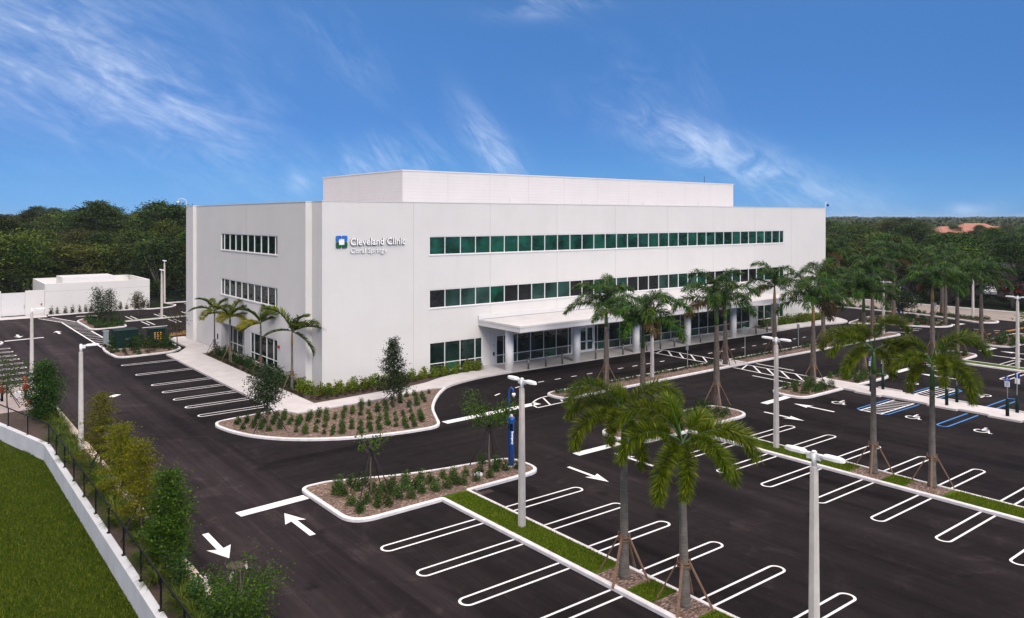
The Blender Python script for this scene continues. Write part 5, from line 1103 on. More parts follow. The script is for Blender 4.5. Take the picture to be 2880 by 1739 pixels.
palm('fox', -5.22, -40.12, .1, 5.65, [(158, 34), (140, 66), (-40, 36, 'fox', 1.12), (-60, 4), (-132, 4), (-95, 30), (60, 62), (15, 40), (-160, 8)], 'fluffy foxtail palm closest to the camera, with a tall bare spear leaf', G1, seed=2, spear=(145, 13), stakes=25, lean=(-.08, .05))
palm('fox', 13.28, -37.15, .1, 6.45, [(148, 40), (175, 12), (-20, 80, 'fox', 1.05), (-75, 8), (-40, 30), (60, 55), (110, 48), (-130, 10)], 'foxtail palm on the middle grass strip, left of its pair, one frond upright', G1, seed=3, stakes=20)
palm('fox', 13.5, -39.95, .1, 6.1, [(150, 36), (-35, 62, 'fox', 1.15), (-30, 26), (-50, 6), (-140, 30), (170, 8), (70, 55), (-100, 4)], 'foxtail palm on the middle grass strip, the right one of its pair, pale arching frond', G1, seed=4, stakes=22, spear=(-20, 12))
G2 = 'tall royal palms around the drop-off lane'
def rfr(seed, n=13, dead=1, hi=84):
    r = random.Random(seed); out = []; a = r.uniform(0, 360)
    for i in range(n):
        u = i / n; out.append((a + i * 137.5, hi - 80 * u ** 1.1 + r.uniform(-7, 7)))
    for i in range(dead): out.append((r.uniform(0, 360), 0 + r.uniform(-8, 6), 'dead'))
    return out
def royal(x, y, cb, label, seed, orange=False, stakes=True, n=13, dead=1, sc=1.0, z0=.1, r0=.20): return palm('roy', x, y, z0, cb, rfr(seed, n, dead), label, G2, r0=r0, rt=.12, shaft=1.6, stakes=stakes, sc=sc, shm=M_SHAFTO if orange else M_SHAFT, seed=seed)
royal(17.38, -13.8, 6.35, 'royal palm in front of the canopy, leftmost on the narrow island', 21)
royal(11.25, -23.2, 6.55, 'royal palm with a slim green crownshaft right beside the white lamp post', 22, r0=.15)
royal(18.9, -23.1, 7.35, 'tallest royal palm, standing in front of the canopy middle', 23, n=12, sc=1.05, dead=2)
royal(32.4, -13.8, 5.6, 'short royal palm at the crosswalk behind the tallest palm', 24, n=6, dead=0, sc=.8)
royal(40.5, -13.5, 6.6, 'royal palm with orange crownshaft on the narrow island before the right canopy end', 25, True, n=9)
royal(30.36, -23.6, 6.6, 'royal palm with a golden crownshaft on the row island by the crossing', 26, True, dead=2)
royal(48.5, -13.9, 6.7, 'royal palm before the right corner of the white building', 27, True, dead=1)
royal(38.5, -23.4, 6.8, 'royal palm on the planted row island behind the accessible bays', 28, dead=2)
royal(59.7, -13.3, 7.2, 'royal palm at the far tip of the narrow island', 29, dead=0)
royal(50.0, -24.0, 7.0, 'royal palm on the row island with a banded grey and orange trunk', 30, True)
royal(54.6, -24.3, 7.2, 'royal palm with pale lime fronds at the end of the farther row island', 31)
royal(75.0, -14.6, 7.0, 'royal palm at the tip of the loop island with a slim trunk', 32, stakes=False, dead=2)
royal(84.5, -10.2, 7.6, 'thick grey trunked royal palm on the roadside island', 33, dead=2, r0=.3)
royal(62.0, -23.6, 7.0, 'royal palm at the entry row island, far right group', 34)
royal(72.5, -9.5, 8.2, 'royal palm inside the loop island, crown against the woods', 35)
royal(66.0, -12.5, 7.6, 'royal palm on the far side of the lane by the building corner', 36) if False else None
royal(77.5, 2.5, 8.3, 'royal palm beyond the right corner of the building, upper left of the palm group', 37, stakes=False)
royal(84.4, 4.5, 8.4, 'royal palm by the road behind the blue phone', 38, stakes=False)
royal(84.5, -2.5, 8.0, 'royal palm by the road between the blue phone and the dark woods', 39, stakes=False)
G3 = 'slender palms along the side wall'
palm('ado', -2.15, 19.5, .08, 4.35, [(-20, 55), (150, 60), (165, 25), (-60, 30), (-140, 0, 'yel', 1.2), (-10, 20), (90, 40)], 'slender palm by the side wall nearest its far end, one yellow hanging frond', G3, r0=.075, rt=.06, shaft=.5, seed=5)
palm('ado', -2.3, 14.6, .08, 4.2, [(20, 66), (-35, 52), (165, 60), (150, 28), (-30, 20), (-130, 0, 'yel', 1.2), (-70, 10, 'yel'), (80, 30)], 'fullest slender palm of the side wall, second from the far end', G3, r0=.10, rt=.07, shaft=.5, seed=6)
palm('ado', -2.0, 7.75, .08, 4.35, [(-30, 30), (10, 58), (150, 60), (60, 65), (160, -8, 'yel', .9), (-160, -2, 'yel', 1.3), (-70, 50)], 'slender palm before the side windows with two yellowed fronds', G3, r0=.09, rt=.06, shaft=.5, seed=7)
palm('ado', -2.45, .0, .08, 4.6, [(140, 70, 'ado', 1.1), (-35, 40), (-20, 25), (165, 10), (-90, 40), (-70, 62), (60, 20), (-35, -28)], 'slender palm nearest the building corner with dark ragged fronds', G3, r0=.10, rt=.075, shaft=1.1, seed=8, shm=M_SHAFTO)

# broadleaf trees
def tree(name, label, cat, x, y, z0, H, trunk_h, crown, mat, group=None, n=3000, lsize=.12, stakes=None, shape='cone', seed=0, r0=.05, limbs=14, clump=.35, up=.3, bark=None, sparse=1.0, widths=None, elong=1.7, flowers=0, lean=0.0):
    """crown: (base radius, base z, top z)"""
    g_ = np.random.default_rng(seed); rr = random.Random(seed); t = thing(name, label, cat, (x, y, z0), 0, group)
    cr, cz0, cz1 = crown; tops = []; m = MB(); k = 10
    tp = [(lean * u * u + .03 * math.sin(u * 7 + seed), .03 * math.cos(u * 5 + seed) - .03, H * .93 * u - .05) for u in [i / k for i in range(k + 1)]]
    m.tube(tp, [r0 * (1 - .85 * i / k) + .006 for i in range(k + 1)], 8)
    C = []; D = []
    for i in range(limbs):
        u = (i + .5) / limbs; z = cz0 + (cz1 - cz0) * u; a = i * 2.4 + rr.uniform(-.4, .4)
        if shape == 'cone': rad = cr * (1 - u) ** .8 + .06
        elif shape == 'col': rad = cr * (1 - .55 * u ** 2.5) * (.75 + .4 * math.sin(PI * u))
        elif shape == 'round': rad = cr * math.sqrt(max(.05, 1 - (2 * u - .9) ** 2))
        elif shape == 'vase': rad = cr * (.45 + .6 * u)
        elif shape == 'tier': rad = cr * (1 - u) ** .75 * (1.0 if i % 2 else .7) + .08
        rad *= rr.uniform(.8, 1.15); bz = max(trunk_h * .8, z - rad * (.55 if shape != 'vase' else 1.4)) if shape != 'tier' else z - .1; bx = lean * (bz / H) ** 2
        p0 = Vector((bx, 0, bz)); p2 = Vector((math.cos(a) * rad + bx, math.sin(a) * rad, z)); p1 = (p0 + p2) / 2 + Vector((0, 0, .08 * rad))
        m.tube([p0, p1, p2], [r0 * .35, r0 * .22, .005], 5); npl = int(n / limbs * (.5 + rad / max(cr, .01)) * sparse)
        tt = g_.uniform(.25 if shape != 'vase' else .6, 1.05, npl)[:, None]; base = np.array(p0) * (1 - tt) + np.array(p2) * tt
        off = g_.normal(size=(npl, 3)) * clump * np.array([1, 1, .62 if shape != 'tier' else .28]); C.append(base + off); D.append(off + np.array([math.cos(a), math.sin(a), .2]) * .2)
    m.build('trunk', bark or M_TRUNK, t); C = np.concatenate(C); D = np.concatenate(D); link('crown', leafmesh('crown', C, lsize, mat, elong=elong, up=up, outdir=D), t)
    if flowers:
        idx = g_.choice(len(C), flowers, replace=False); pts = []
        for q in idx: c = C[q] * np.array([1.08, 1.08, 1.02]); pts.append(c + g_.normal(size=(26, 3)) * np.array([.035, .035, .09]))
        link('blossom', leafmesh('blossom', np.concatenate(pts), .06, L_FLOW, elong=1.1), t)
    if stakes:
        zc, rb = stakes; s = MB()
        for j in range(4):
            a = R(35 + j * 90 + rr.uniform(-8, 8)); s = MB(); s.tube([(0, -.03, zc), (math.cos(a) * rb, math.sin(a) * rb, 0)], .026, 5); s.build('guy_strap', M_STRAP, t)
        s = MB(); s.tube([(0, -.03, zc - .06), (0, -.03, zc + .06)], r0 + .02, 8); s.build('strap_collar', M_STRAP, t)
    return t
tree('young_oak', 'dark loose young tree at the left of the mulched island beside the walk', 'tree', -8.09, -9.8, .11, 4.1, 1.5, (1.05, 1.75, 3.9), L_OAK, n=4200, lsize=.12, stakes=(1.6, 1.4), shape='round', seed=31, limbs=22, clump=.26)
tree('young_holly', 'pointed conical young tree before the white front wall', 'tree', .84, -9.68, .11, 4.75, 1.0, (1.15, 1.35, 4.75), L_OAK, n=7500, lsize=.105, stakes=(1.25, 1.3), shape='cone', seed=32, limbs=40, clump=.17)
tree('bare_young_tree', 'nearly bare young tree with strapped trunk on the near island', 'tree', -8.5, -24.0, .11, 2.7, 2.2, (.95, 2.2, 3.1), L_MYR, n=190, lsize=.14, stakes=(2.15, 1.15), shape='vase', seed=33, limbs=9, clump=.14, r0=.055)
tree('flat_young_tree', 'small wide crowned young tree beside the blue emergency phone', 'tree', -1.75, -24.3, .11, 2.9, 2.3, (1.35, 2.4, 3.7), L_MYR, n=1500, lsize=.12, stakes=(2.3, 1.1), shape='vase', seed=34, limbs=12, clump=.24, r0=.06)
tree('conical_tree', 'dense dark green column tree by the railing corner near the hydrant', 'tree', -18.55, 1.7, .05, 3.75, .2, (.95, .35, 3.8), L_CON, n=9000, lsize=.12, shape='col', seed=35, limbs=46, clump=.22)
tree('cypress_tree', 'tiered olive bald cypress nearest the lamp post on the left bank', 'tree', -17.95, -12.9, .05, 4.2, .4, (1.2, .9, 4.2), L_CYP, n=8200, lsize=.11, shape='tier', seed=36, limbs=30, clump=.22, stakes=(1.5, 1.0), elong=3.2)
tree('cypress_tree', 'olive bald cypress standing between two other cypresses on the left bank', 'tree', -17.9, -17.3, .05, 3.5, .4, (1.15, .5, 3.55), L_CYP, n=9500, lsize=.11, shape='tier', seed=37, limbs=30, clump=.25, elong=3.2)
tree('cypress_tree', 'olive bald cypress beside the bright green tree on the left bank', 'tree', -18.15, -22.1, .05, 3.85, .4, (1.15, .8, 3.85), L_CYP, n=8500, lsize=.11, shape='tier', seed=38, limbs=30, clump=.23, stakes=(1.4, 1.0), elong=3.2)
tree('bushy_tree', 'bright green bushy tree leaning over the cream kerb on the left bank', 'tree', -17.95, -25.6, .05, 3.5, .3, (.72, .3, 3.5), L_MYR, n=9500, lsize=.095, shape='col', seed=39, limbs=42, clump=.2)
tree('flowering_bush', 'green crape myrtle with white blossom tips at the bottom of the picture', 'bush', -17.5, -32.2, .05, 2.1, .2, (1.15, .4, 1.95), L_MYR, n=4300, lsize=.085, shape='vase', seed=40, limbs=26, clump=.26, flowers=6)
tree('low_tree', 'thin leafy young tree at the left edge by the red valve', 'tree', -20.1, 7.2, .05, 3.6, .8, (1.1, 1.1, 3.6), L_MYR, n=900, lsize=.13, shape='round', seed=41, limbs=18, clump=.25, stakes=(1.3, 1.0))
tree('young_oak', 'left of the two dark young trees on the triangular rear island', 'tree', -6.4, 51.6, .1, 4.2, 1.0, (1.15, 1.3, 4.3), L_OAK, n=2200, lsize=.16, shape='cone', seed=42, limbs=26, clump=.3)
tree('young_oak', 'right of the two dark young trees on the triangular rear island', 'tree', -5.5, 49.6, .1, 4.1, 1.0, (1.2, 1.2, 4.2), L_OAK, n=2200, lsize=.16, shape='cone', seed=43, limbs=26, clump=.3)
tree('young_oak', 'small bronze tinted tree before the right part of the low enclosure', 'tree', -.6, 56.6, .1, 3.1, .8, (.95, 1.0, 3.1), L_BROWN, n=1300, lsize=.16, shape='round', seed=44, limbs=18, clump=.26)
tree('young_oak', 'thin bronze leaved tree beside the smaller green cabinet', 'tree', -3.75, 26.4, .1, 4.0, .9, (1.05, 1.5, 4.0), L_BROWN, n=900, lsize=.13, shape='round', seed=45, limbs=20, clump=.3)
tree('young_oak', 'small leafy tree on the loop island beside the blue phone', 'tree', 77.0, -8.4, .1, 3.6, 1.2, (1.9, 1.7, 3.6), L_OAK, n=2600, lsize=.2, shape='round', seed=46, limbs=20, clump=.42, stakes=(1.5, 1.3))
tree('young_oak', 'leafy tree cut by the right edge of the picture behind a lamp post', 'tree', 63.0, -28.3, .1, 4.2, 1.2, (1.6, 1.8, 4.3), L_MYR, n=1300, lsize=.2, shape='round', seed=47, limbs=18, clump=.35)

# shrubs: every plant its own object
def shrub_mesh(seed, w, h, n, ls, mat, elong=1.8, up=.4, stems=6):
    g_ = np.random.default_rng(seed); u = g_.uniform(0, 1, n); a = g_.uniform(0, 2 * PI, n); k = g_.integers(0, 7, n); ka = k * 2.4 + seed
    cx = np.cos(ka) * w * .24; cy = np.sin(ka) * w * .24; ch = h * (.7 + .3 * np.sin(k * 1.7 + seed)); r = w * .30 * np.sqrt(g_.uniform(0, 1, n)) * (1 - .35 * u)
    C = np.stack([cx * (1 - .3 * u) + np.cos(a) * r, cy * (1 - .3 * u) + np.sin(a) * r, .04 + u * ch], 1) + g_.normal(size=(n, 3)) * .02
    return leafmesh('shrub', C, ls, mat, elong=elong, up=up, outdir=np.stack([np.cos(a), np.sin(a), np.full(n, .7)], 1))
def scatter(pts, meshes, name, label, cat, group, z=.1, smin=.8, smax=1.2, seed=0, labels=None):
    rr = random.Random(seed)
    for i, p in enumerate(pts):
        o = link(name, meshes[i % len(meshes)]); o.location = (p[0], p[1], p[2] if len(p) > 2 else z); s = rr.uniform(smin, smax); o.scale = (s, s, s * rr.uniform(.85, 1.2)); o.rotation_euler = (0, 0, rr.uniform(0, 6.28))
        tag(o, labels[i] if labels else label, cat, group)
S_SM = [shrub_mesh(60 + i, .46, .42, 260, .085, L_SHRUB) for i in range(4)]
S_MD = [shrub_mesh(70 + i, .62, .62, 420, .085, L_SHRUB) for i in range(4)]
S_HL = [shrub_mesh(80 + i, .85, .80, 420, .13, L_HEDGE) for i in range(4)]
S_HD = [shrub_mesh(90 + i, .95, .95, 480, .12, L_DHEDGE) for i in range(4)]
S_LOW = [shrub_mesh(110 + i, .42, .22, 120, .08, L_DHEDGE) for i in range(3)]
S_LOWB = [shrub_mesh(120 + i, .40, .22, 110, .08, L_BROWN) for i in range(3)]
rr = random.Random(5); pts = []
for c in range(-24, 21):
    x0 = c * .62
    for k in range(0, 17):
        y = -14.9 + k * .66; x = x0 + (y + 14.9) * .52 + rr.uniform(-.05, .05); yy = y + rr.uniform(-.08, .08)
        if -11.15 < y < -10.5: continue
        if (c < 2 and (k * 7 + c * 3) % 5 == 0) or (k * 5 + c * 11) % 13 == 0: continue
        if inside((x, yy), main_in) and all(not (abs(x - q[0]) < .42 and abs(yy - q[1]) < .42) for q in main_in): pts.append((x, yy))
scatter(pts, S_SM, 'small_shrub', 'small dark green shrub planted in rows on the mulched island', 'shrub', 'shrubs in rows on the main mulched island', smin=.7, smax=1.12)
pts = Q('B2', (1040, 310), (1110, 320), (1180, 410), (1270, 480), (1320, 395), (1430, 430), (1530, 410), (1630, 350), (1750, 340), (1240, 270), (1480, 280), (1380, 280), (2090, 250), (2240, 210), (1980, 270), (1860, 290), (2370, 180), (2400, 100), (1170, 230), (1580, 230), (1700, 200), (1840, 180), (1930, 200), (2050, 150), (2150, 160), (2270, 130), (1560, 300), (1700, 270), (1430, 350), (1060, 270), (1300, 220), (2160, 215), (1790, 250), z=.11) + Q('B3', (590, 230), (540, 285), (680, 225), (480, 160), (780, 205), (610, 190), z=.11)
scatter(pts, S_MD, 'leafy_shrub', 'leafy green shrub crowding the near planted island', 'shrub', 'shrubs on the near island', smin=.75, smax=1.12)
hp = [(-1.9 + rr.uniform(-.12, .12), y) for y in [19.9 - .85 * k for k in range(25)]]
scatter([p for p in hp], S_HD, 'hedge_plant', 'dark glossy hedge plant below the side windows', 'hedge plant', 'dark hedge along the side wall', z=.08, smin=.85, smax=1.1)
hl = [(-2.0 + .55 * k, -2.3 - (.35 if k % 2 else 0) - (.5 if 0 < k < 9 else 0)) for k in range(0, 30)] + [(-2.1, -.9), (-2.0, -1.6), (-1.6, -3.2), (-.9, -3.3), (0.1, -3.1), (1.2, -3.1), (2.4, -3.0)]
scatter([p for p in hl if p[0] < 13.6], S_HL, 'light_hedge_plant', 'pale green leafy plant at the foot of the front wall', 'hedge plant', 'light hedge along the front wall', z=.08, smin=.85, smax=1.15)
lw = [(-2.75 + rr.uniform(-.12, .2), 19.6 - .62 * k) for k in range(37)] + [(-2.55 + .75 * k, -3.85 + (.05 * k if k > 8 else 0) + rr.uniform(-.2, .15)) for k in range(13)] + [(-2.3 + .75 * k, -4.35 + (.04 * k) + rr.uniform(-.1, .1)) for k in range(10)]
scatter(lw, S_LOWB, 'ground_cover_plant', 'low bronze green plant in the dark mulch beside the walk', 'plant', 'low plants between walk and hedge', z=.08)
ni = []
for poly, x0, x1 in ((n1, 12.6, 31.5), (n2, 34.4, 62.6)):
    x = x0
    while x < x1:
        ni.append((x, -13.35 + rr.uniform(-.1, .1))); x += .62
scatter(ni, S_LOW, 'low_shrub', 'low dark shrub in the row on the narrow drop-off island', 'shrub', 'low shrubs on the narrow islands', z=.1, smin=1.0, smax=1.5)
isp = []
for (a, b, y0_, y1_) in ((27.2, 33 - 2.4, -25.0, -23.2), (34.0, 38.2, -25.1, -23.1), (8.6, 17.8, -25.2, -23.2), (46.8, 54.6, -25.3, -23.3), (63.0, 70, -26, -23.6)):
    x = a
    while x < b:
        for y in (y0_, (y0_ + y1_) / 2, y1_): isp.append((x + rr.uniform(-.2, .2), y + rr.uniform(-.25, .25)))
        x += .8
scatter(isp, S_MD, 'island_shrub', 'dark bushy shrub at the foot of a royal palm on a row island', 'shrub', 'shrubs on the row islands', z=.1, smin=.85, smax=1.2)
lp = [p for p in [(67 + rr.random() * 13, -15.5 + rr.random() * 11) for _ in range(170)] if inside(p, loop_in)]
scatter(lp, S_LOW + S_LOWB, 'loop_shrub', 'low shrub massed on the far loop island', 'shrub', 'shrubs on the loop island', z=.1, smin=1.3, smax=2.0)
rp = [(84.2 + rr.uniform(-.6, .6) - max(0, (-6 - y)) * .28 * 0, y) for y in [20 - .55 * k for k in range(52)]] + [(83.6 - (-y - 8.5) * .28 + 0.6, y) for y in [-9 - .5 * k for k in range(15)]] + [(84.9 - (-y - 8.5) * .12, y) for y in [-9 - .5 * k for k in range(15)]]
scatter([p for p in rp if inside(p, rs_in)], S_LOW, 'roadside_shrub', 'dark low shrub on the roadside island', 'shrub', 'shrubs on the roadside island', z=.1, smin=1.4, smax=1.9)
hr = [(x, -2.05 + rr.uniform(-.1, .1)) for x in [55.5 + .8 * k for k in range(17)]] + [(70.2 + rr.uniform(-.3, .5), -1.6 + .8 * k) for k in range(0, 12)] + [(63 + .8 * k, -2.45) for k in range(7)]
scatter(hr, S_HL, 'far_hedge_plant', 'light green hedge plant by the right end of the building', 'hedge plant', 'hedge at the right end of the front wall', z=.1, smin=1.0, smax=1.35)
bx_ = Q('L', (1350, 690), (1450, 680), (1540, 680), (1640, 680), (1760, 670), (1850, 680), (1930, 680), (2020, 680), (1320, 620), (1700, 630), (1980, 640), z=.1)
scatter(bx_, S_HD, 'cabinet_shrub', 'dark clipped shrub screening the green cabinets', 'shrub', 'shrubs around the cabinets', z=.1, smin=1.0, smax=1.4)
lp2 = [p for p in [(-10 + rr.random() * 7, 23 + rr.random() * 8) for _ in range(130)] if inside(p, l1_in) and not (-9.2 < p[0] < -6.8 and p[1] > 28)]
scatter(lp2, S_LOWB + S_LOW, 'bed_plant', 'low plant in the bed around the green cabinets', 'plant', 'low plants around the cabinets', z=.1, smin=.9, smax=1.3)
bs = [(x, 64.75) for x in (-9.7, -9.0, -8.0, -7.15, -6.3, -5.55, -4.85, -1.15, -.3, .9, 1.9, 2.5)]
scatter(bs, [shrub_mesh(130 + i, .6, 1.1, 260, .13, L_OAK) for i in range(3)], 'upright_shrub', 'upright dark shrub against the low white enclosure', 'shrub', 'upright shrubs against the enclosure', z=.03, smin=.85, smax=1.1)
l2p = [p for p in [(-8.5 + rr.random() * 5, 45 + rr.random() * 12) for _ in range(190)] if inside(p, l2_in) and p[0] > -7.5]
scatter(l2p, S_LOW, 'groundcover_shrub', 'green groundcover shrub on the triangular rear island', 'shrub', 'groundcover on the rear island', z=.1, smin=1.5, smax=2.2)
# tufted grasses and mixed plants on the left bank
def tuft_mesh(seed, n=170, h=.75):
    g_ = np.random.default_rng(seed); a = g_.uniform(0, 2 * PI, n); e_ = g_.uniform(.25, 1.25, n); l = h * g_.uniform(.6, 1.15, n); b = np.stack([np.cos(a) * .06, np.sin(a) * .06, np.zeros(n)], 1)
    d = np.stack([np.cos(a) * np.cos(e_), np.sin(a) * np.cos(e_), np.sin(e_)], 1); s = np.stack([-np.sin(a), np.cos(a), np.zeros(n)], 1) * .012; m1 = b + d * (l * .6)[:, None]; m2 = m1 + unit(d + np.array([0, 0, -.75])) * (l * .5)[:, None]
    V = np.stack([b - s, b + s, m1 + s, m1 - s, m2], 1).reshape(-1, 3); k = np.arange(n)[:, None] * 5; return npmesh('tuft', V, k + np.array([[0, 1, 2, 3]]), L_TUFT, k + np.array([[3, 2, 4]]))
TU = [tuft_mesh(140 + i) for i in range(4)]
tp_ = [(-18.45 + rr.uniform(-.35, .45), 4.4 - .62 * k) for k in range(64)]
scatter([p for p in tp_], TU, 'grass_tuft', 'arching ornamental grass tuft on the bank behind the railing', 'grass tuft', 'grass tufts behind the railing', z=.05, smin=.8, smax=1.25)
tp2 = [(-18.1 + rr.uniform(-.3, .2), -23.5 - .7 * k) for k in range(14)]
scatter(tp2, [shrub_mesh(150 + i, .8, .9, 420, .11, L_DHEDGE) for i in range(3)], 'bank_shrub', 'dark shrub between the cream kerb and the railing', 'shrub', 'shrubs on the left bank', z=.05, smin=.8, smax=1.15)

# lawn blades and turf blades (nobody could count them)
def blades(name, boxes, n, z, mat, h=.06, w=.012):
    g_ = np.random.default_rng(len(name)); P = []; tot = sum((b[1] - b[0]) * (b[3] - b[2]) for b in boxes)
    for b in boxes: k = int(n * (b[1] - b[0]) * (b[3] - b[2]) / tot); P.append(np.stack([g_.uniform(b[0], b[1], k), g_.uniform(b[2], b[3], k), np.full(k, z)], 1))
    P = np.concatenate(P); n = len(P); a = g_.uniform(0, 2 * PI, n); s = np.stack([np.cos(a), np.sin(a), np.zeros(n)], 1) * w; up = np.stack([g_.normal(0, .5, n) * h, g_.normal(0, .5, n) * h, g_.uniform(.5, 1.3, n) * h], 1)
    V = np.stack([P - s, P + s, P + s * .2 + up, P - s * .2 + up], 1).reshape(-1, 3); o = link(name, npmesh(name, V, np.arange(4 * n).reshape(-1, 4), mat)); o['kind'] = 'stuff'; return o
L_LB = leafmat('lawn_blade', (0.024, 0.046, 0.005), (0.072, 0.106, 0.014), (0.16, 0.165, 0.03), .2, .7, 0); L_TB = leafmat('turf_blade', (0.040, 0.075, 0.008), (0.12, 0.17, 0.018), (0.27, 0.27, 0.05), .25, .6, 0)
blades('lawn_blades', [(-28, -19.5, -34, -5), (-29, -19.8, -5, -2.3), (-29, -21.0, -2.3, 3)], 150000, -.80, L_LB, .10, .018)
blades('turf_blades', [(-6.0, -4.66, -36.5, -26.6), (-6.0, -4.66, -39.3, -38.2), (-6.0, -4.66, -46, -41), (12.35, 13.75, -36.2, -26.6), (12.35, 13.75, -39, -38), (12.35, 13.75, -52, -41)], 60000, .12, L_TB, .07, .012)

# woodland: individual trees
def forest_mesh(seed, cr, ch, H, nl, ls, mat):
    g_ = np.random.default_rng(seed); ncl = 46; C = []; m = MB(); tops = []
    for i in range(ncl):
        a = i * 2.39996; u = (i + .5) / ncl; r = cr * math.sqrt(u) * g_.uniform(.85, 1.1); zz = H - ch * (u ** 1.6) * g_.uniform(.75, 1.05) - g_.uniform(0, ch * .18); tops.append((math.cos(a) * r, math.sin(a) * r, zz))
        k = int(nl / ncl); s = cr * .17 * g_.uniform(.8, 1.3); C.append(np.array(tops[-1]) + g_.normal(size=(k, 3)) * np.array([s, s, s * .42]))
    C = np.concatenate(C); crown = leafmesh('crown', C, ls, mat, elong=1.5, up=1.1)
    zb = H - ch * 1.0; m.tube([(0, 0, -.2), (.2, .1, zb * .5), (0, .2, zb)], [.38, .3, .2], 8)
    for i in range(0, ncl, 4):
        t_ = Vector(tops[i]); m.tube([(0, .1, zb * .7 + .02 * i), (t_.x * .5, t_.y * .5, (zb + t_.z) / 2 - .6), (t_.x, t_.y, t_.z - .2)], [.16, .10, .03], 5)
    o = m.build('trunk', M_LIMB); tr = o.data; bpy.data.objects.remove(o); return crown, tr
FT = [forest_mesh(200 + i, cr, ch, H, 9000, ls, mt) for i, (cr, ch, H, ls, mt) in enumerate([(6.0, 6.0, 12, .42, L_FOR1), (5.0, 6.5, 13, .40, L_FOR2), (7.0, 5.5, 11.5, .44, L_FOR1), (4.2, 6.5, 14.0, .38, L_FOR2), (5.5, 6.0, 12, .42, L_FOR2), (6.0, 9.2, 10.5, .38, L_FOR1), (5.2, 8.2, 9.2, .36, L_FOR2)])]
LABF = {'w': ('broad woodland tree in the dense belt behind the rear enclosure', 'woodland trees behind the enclosure'), 'b': ('woodland tree standing behind the white building', 'woodland trees behind the building'), 'e': ('broad dark tree in the woods across the far road', 'woods across the far road')}
rr = random.Random(77); placed = []
def ftree(x, y, key, s=1.0, v=None, sz=None):
    v = (rr.choice((1, 3, 4, 4, 0)) if key == 'e' else rr.randrange(5)) if v is None else v; t = thing('woodland_tree', LABF[key][0], 'tree', (x, y, -.05), rr.uniform(0, 6.28), LABF[key][1]); t.scale = (s, s, sz or s * rr.uniform(.92, 1.06))
    link('crown', FT[v][0], t); link('trunk', FT[v][1], t)
cnt = {'w': 0, 'b': 0, 'e': 0}
def try_tree(px, d, key, s, v=None, mind=5.5):
    l = (px - 1440) / 2202 * d; x, y = CX + d * VX + l * RX, CY + d * VY + l * RY
    if key == 'w' and not (y > 82 or (x < -20 and y > 70) or (x > 5 and y > 78)): return
    if key == 'e' and not (x > 103 and not (114 < x < 142 and -40 < y < 20)): return
    for q in placed:
        if (q[0] - x) ** 2 + (q[1] - y) ** 2 < mind ** 2: return
    placed.append((x, y)); cnt[key] += 1; ftree(x, y, key, s, v)
for d in (116, 124, 132, 141, 151, 163, 177, 195, 215, 240, 268, 300, 340):
    px = -260
    while px < 640:
        hh = rr.uniform(.66, .90) + max(0, (d - 115) / 230) * .28
        try_tree(px + rr.uniform(-12, 12), d + rr.uniform(-4, 4), 'w', hh * (1.0 if d < 200 else 1.1)); px += 2202 * 8.2 / d * (1 if d < 200 else 1.35)
# emergent taller trees against the sky
for px, d, s, v in ((268, 165, 1.15, 3), (305, 168, 1.18, 1), (240, 172, 1.22, 4), (462, 158, 1.21, 1), (497, 162, 1.15, 3), (524, 165, 1.18, 4), (180, 190, 1.14, 0), (85, 200, 1.02, 3), (420, 170, 1.1, 2)):
    l = (px - 1440) / 2202 * d; ftree(CX + d * VX + l * RX, CY + d * VY + l * RY, 'w', s, v)
for (x, y) in [(101.5, -12.5), (103, -3.5), (102, 5.5), (101.5, -22), (103, 15), (104, -31), (103.5, 25), (106, 36), (107, -44), (108, -58), (106, 50), (111, 0), (112, -17), (111, 10), (113, -28)]: ftree(x + rr.uniform(-1, 1), y, 'e', rr.uniform(.74, .86), rr.choice((0, 1, 4)))
for d in (150, 160, 172, 186, 204, 226, 252, 285, 325):
    px = 2250
    while px < 3350:
        blk = 2590 < px < 2870 and 180 < d < 330
        s = rr.uniform(.70, .85) + (d - 150) / 180 * .12 - (.22 if blk else 0)
        try_tree(px + rr.uniform(-14, 14), d + rr.uniform(-5, 5), 'e', s * (1 if d < 220 else 1.1)); px += 2202 * 8.6 / d * (1 if d < 220 else 1.45)
for k in range(14): ftree(-46 + k * 4.3 + (3 if k > 12 else 0), (83 if k < 7 else 86.5 if k < 12 else 85) + rr.uniform(-1, 2), 'w', rr.uniform(.85, 1.05), rr.choice((5, 6)))
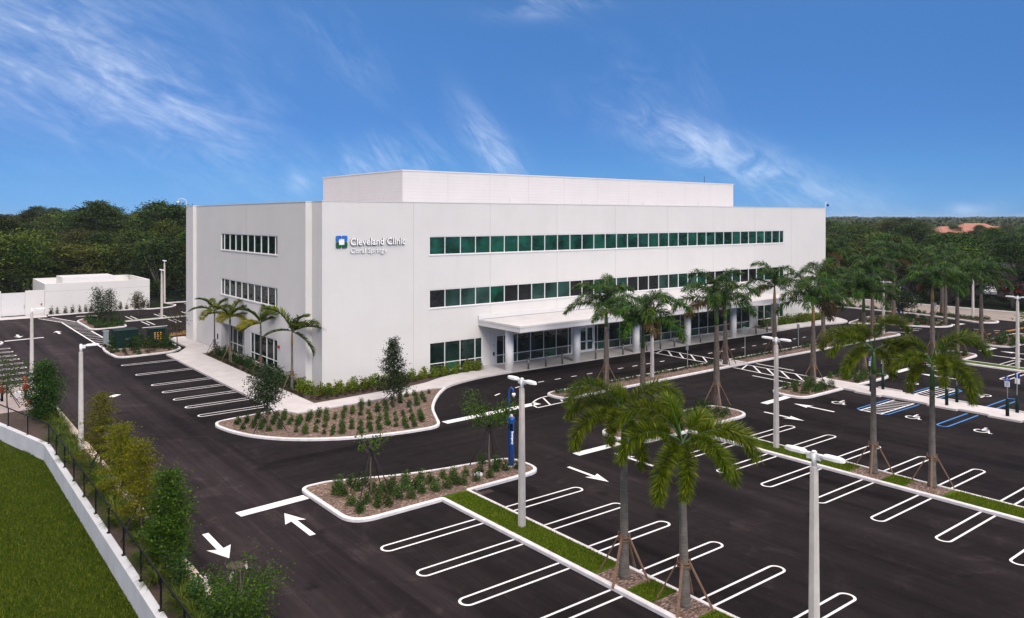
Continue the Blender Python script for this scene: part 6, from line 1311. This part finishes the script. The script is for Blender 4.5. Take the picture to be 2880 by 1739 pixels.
for k in range(9): ftree(8 + k * 4.6, 77.5 + rr.uniform(-.5, 2.5), 'b', rr.uniform(.8, 1.0), rr.choice((5, 6)))
for k in range(12): ftree(104 + rr.uniform(-2, 3), 38 - k * 8.5, 'e', rr.uniform(.62, .8), 6)
for k in range(16): ftree(-12 + k * 8.5 + rr.uniform(-2, 2), 86 + rr.uniform(-3, 8), 'b', rr.uniform(.62, .78))
for k in range(18): ftree(125 + rr.uniform(-12, 50), -70 - k * 10, 'e', rr.uniform(.8, 1.0))
# far wooded plain that reads as one mass
g_ = np.random.default_rng(9); n = 2600; d = 330 * (2600 / 330) ** (g_.uniform(0, 1, n) ** .9); px = g_.uniform(-500, 3400, n); l = (px - 1440) / 2202 * d
cx = CX + d * VX + l * RX; cy = CY + d * VY + l * RY; k = 46; rad = (5.5 + d / 140)[:, None, None] * np.ones((1, k, 1)); dirn = unit(g_.normal(size=(n * k, 3))).reshape(n, k, 3); dirn[:, :, 2] = np.abs(dirn[:, :, 2])
ht = np.clip(10.0 + g_.normal(size=n) * 1.3 + d / 480, 7, 16.5)
C = np.stack([cx, cy, ht - 4.5], 1)[:, None, :] + dirn * np.concatenate([rad, rad, np.full_like(rad, 4.5)], 2) * g_.uniform(.75, 1.05, (n, k, 1))
sz = np.repeat(1.1 + d / 420, k); o = link('distant_woodland', leafmesh('distant_woodland', C.reshape(-1, 3), sz, L_FAR, elong=1.3, up=1.4)); o['kind'] = 'stuff'
tag(o, 'distant wooded plain reaching the horizon', 'woodland')
print('forest', cnt, 'objects', len(bpy.data.objects))

hz, ht_, hb = newmat('haze_air'); ht_.nodes.remove(hb); pv = ht_.nodes.new('ShaderNodeVolumePrincipled'); pv.inputs['Color'].default_value = (0.80, 0.88, 1.0, 1); pv.inputs['Density'].default_value = 0.00013; pv.inputs['Anisotropy'].default_value = 0.2
ho = [n_ for n_ in ht_.nodes if n_.type == 'OUTPUT_MATERIAL'][0]; ht_.links.new(pv.outputs[0], ho.inputs['Volume'])
hbx = MB(); hbx.box(-3000, -3000, -1.9, 3000, 3000, 21.0); o = hbx.build('haze', hz); o['kind'] = 'stuff'
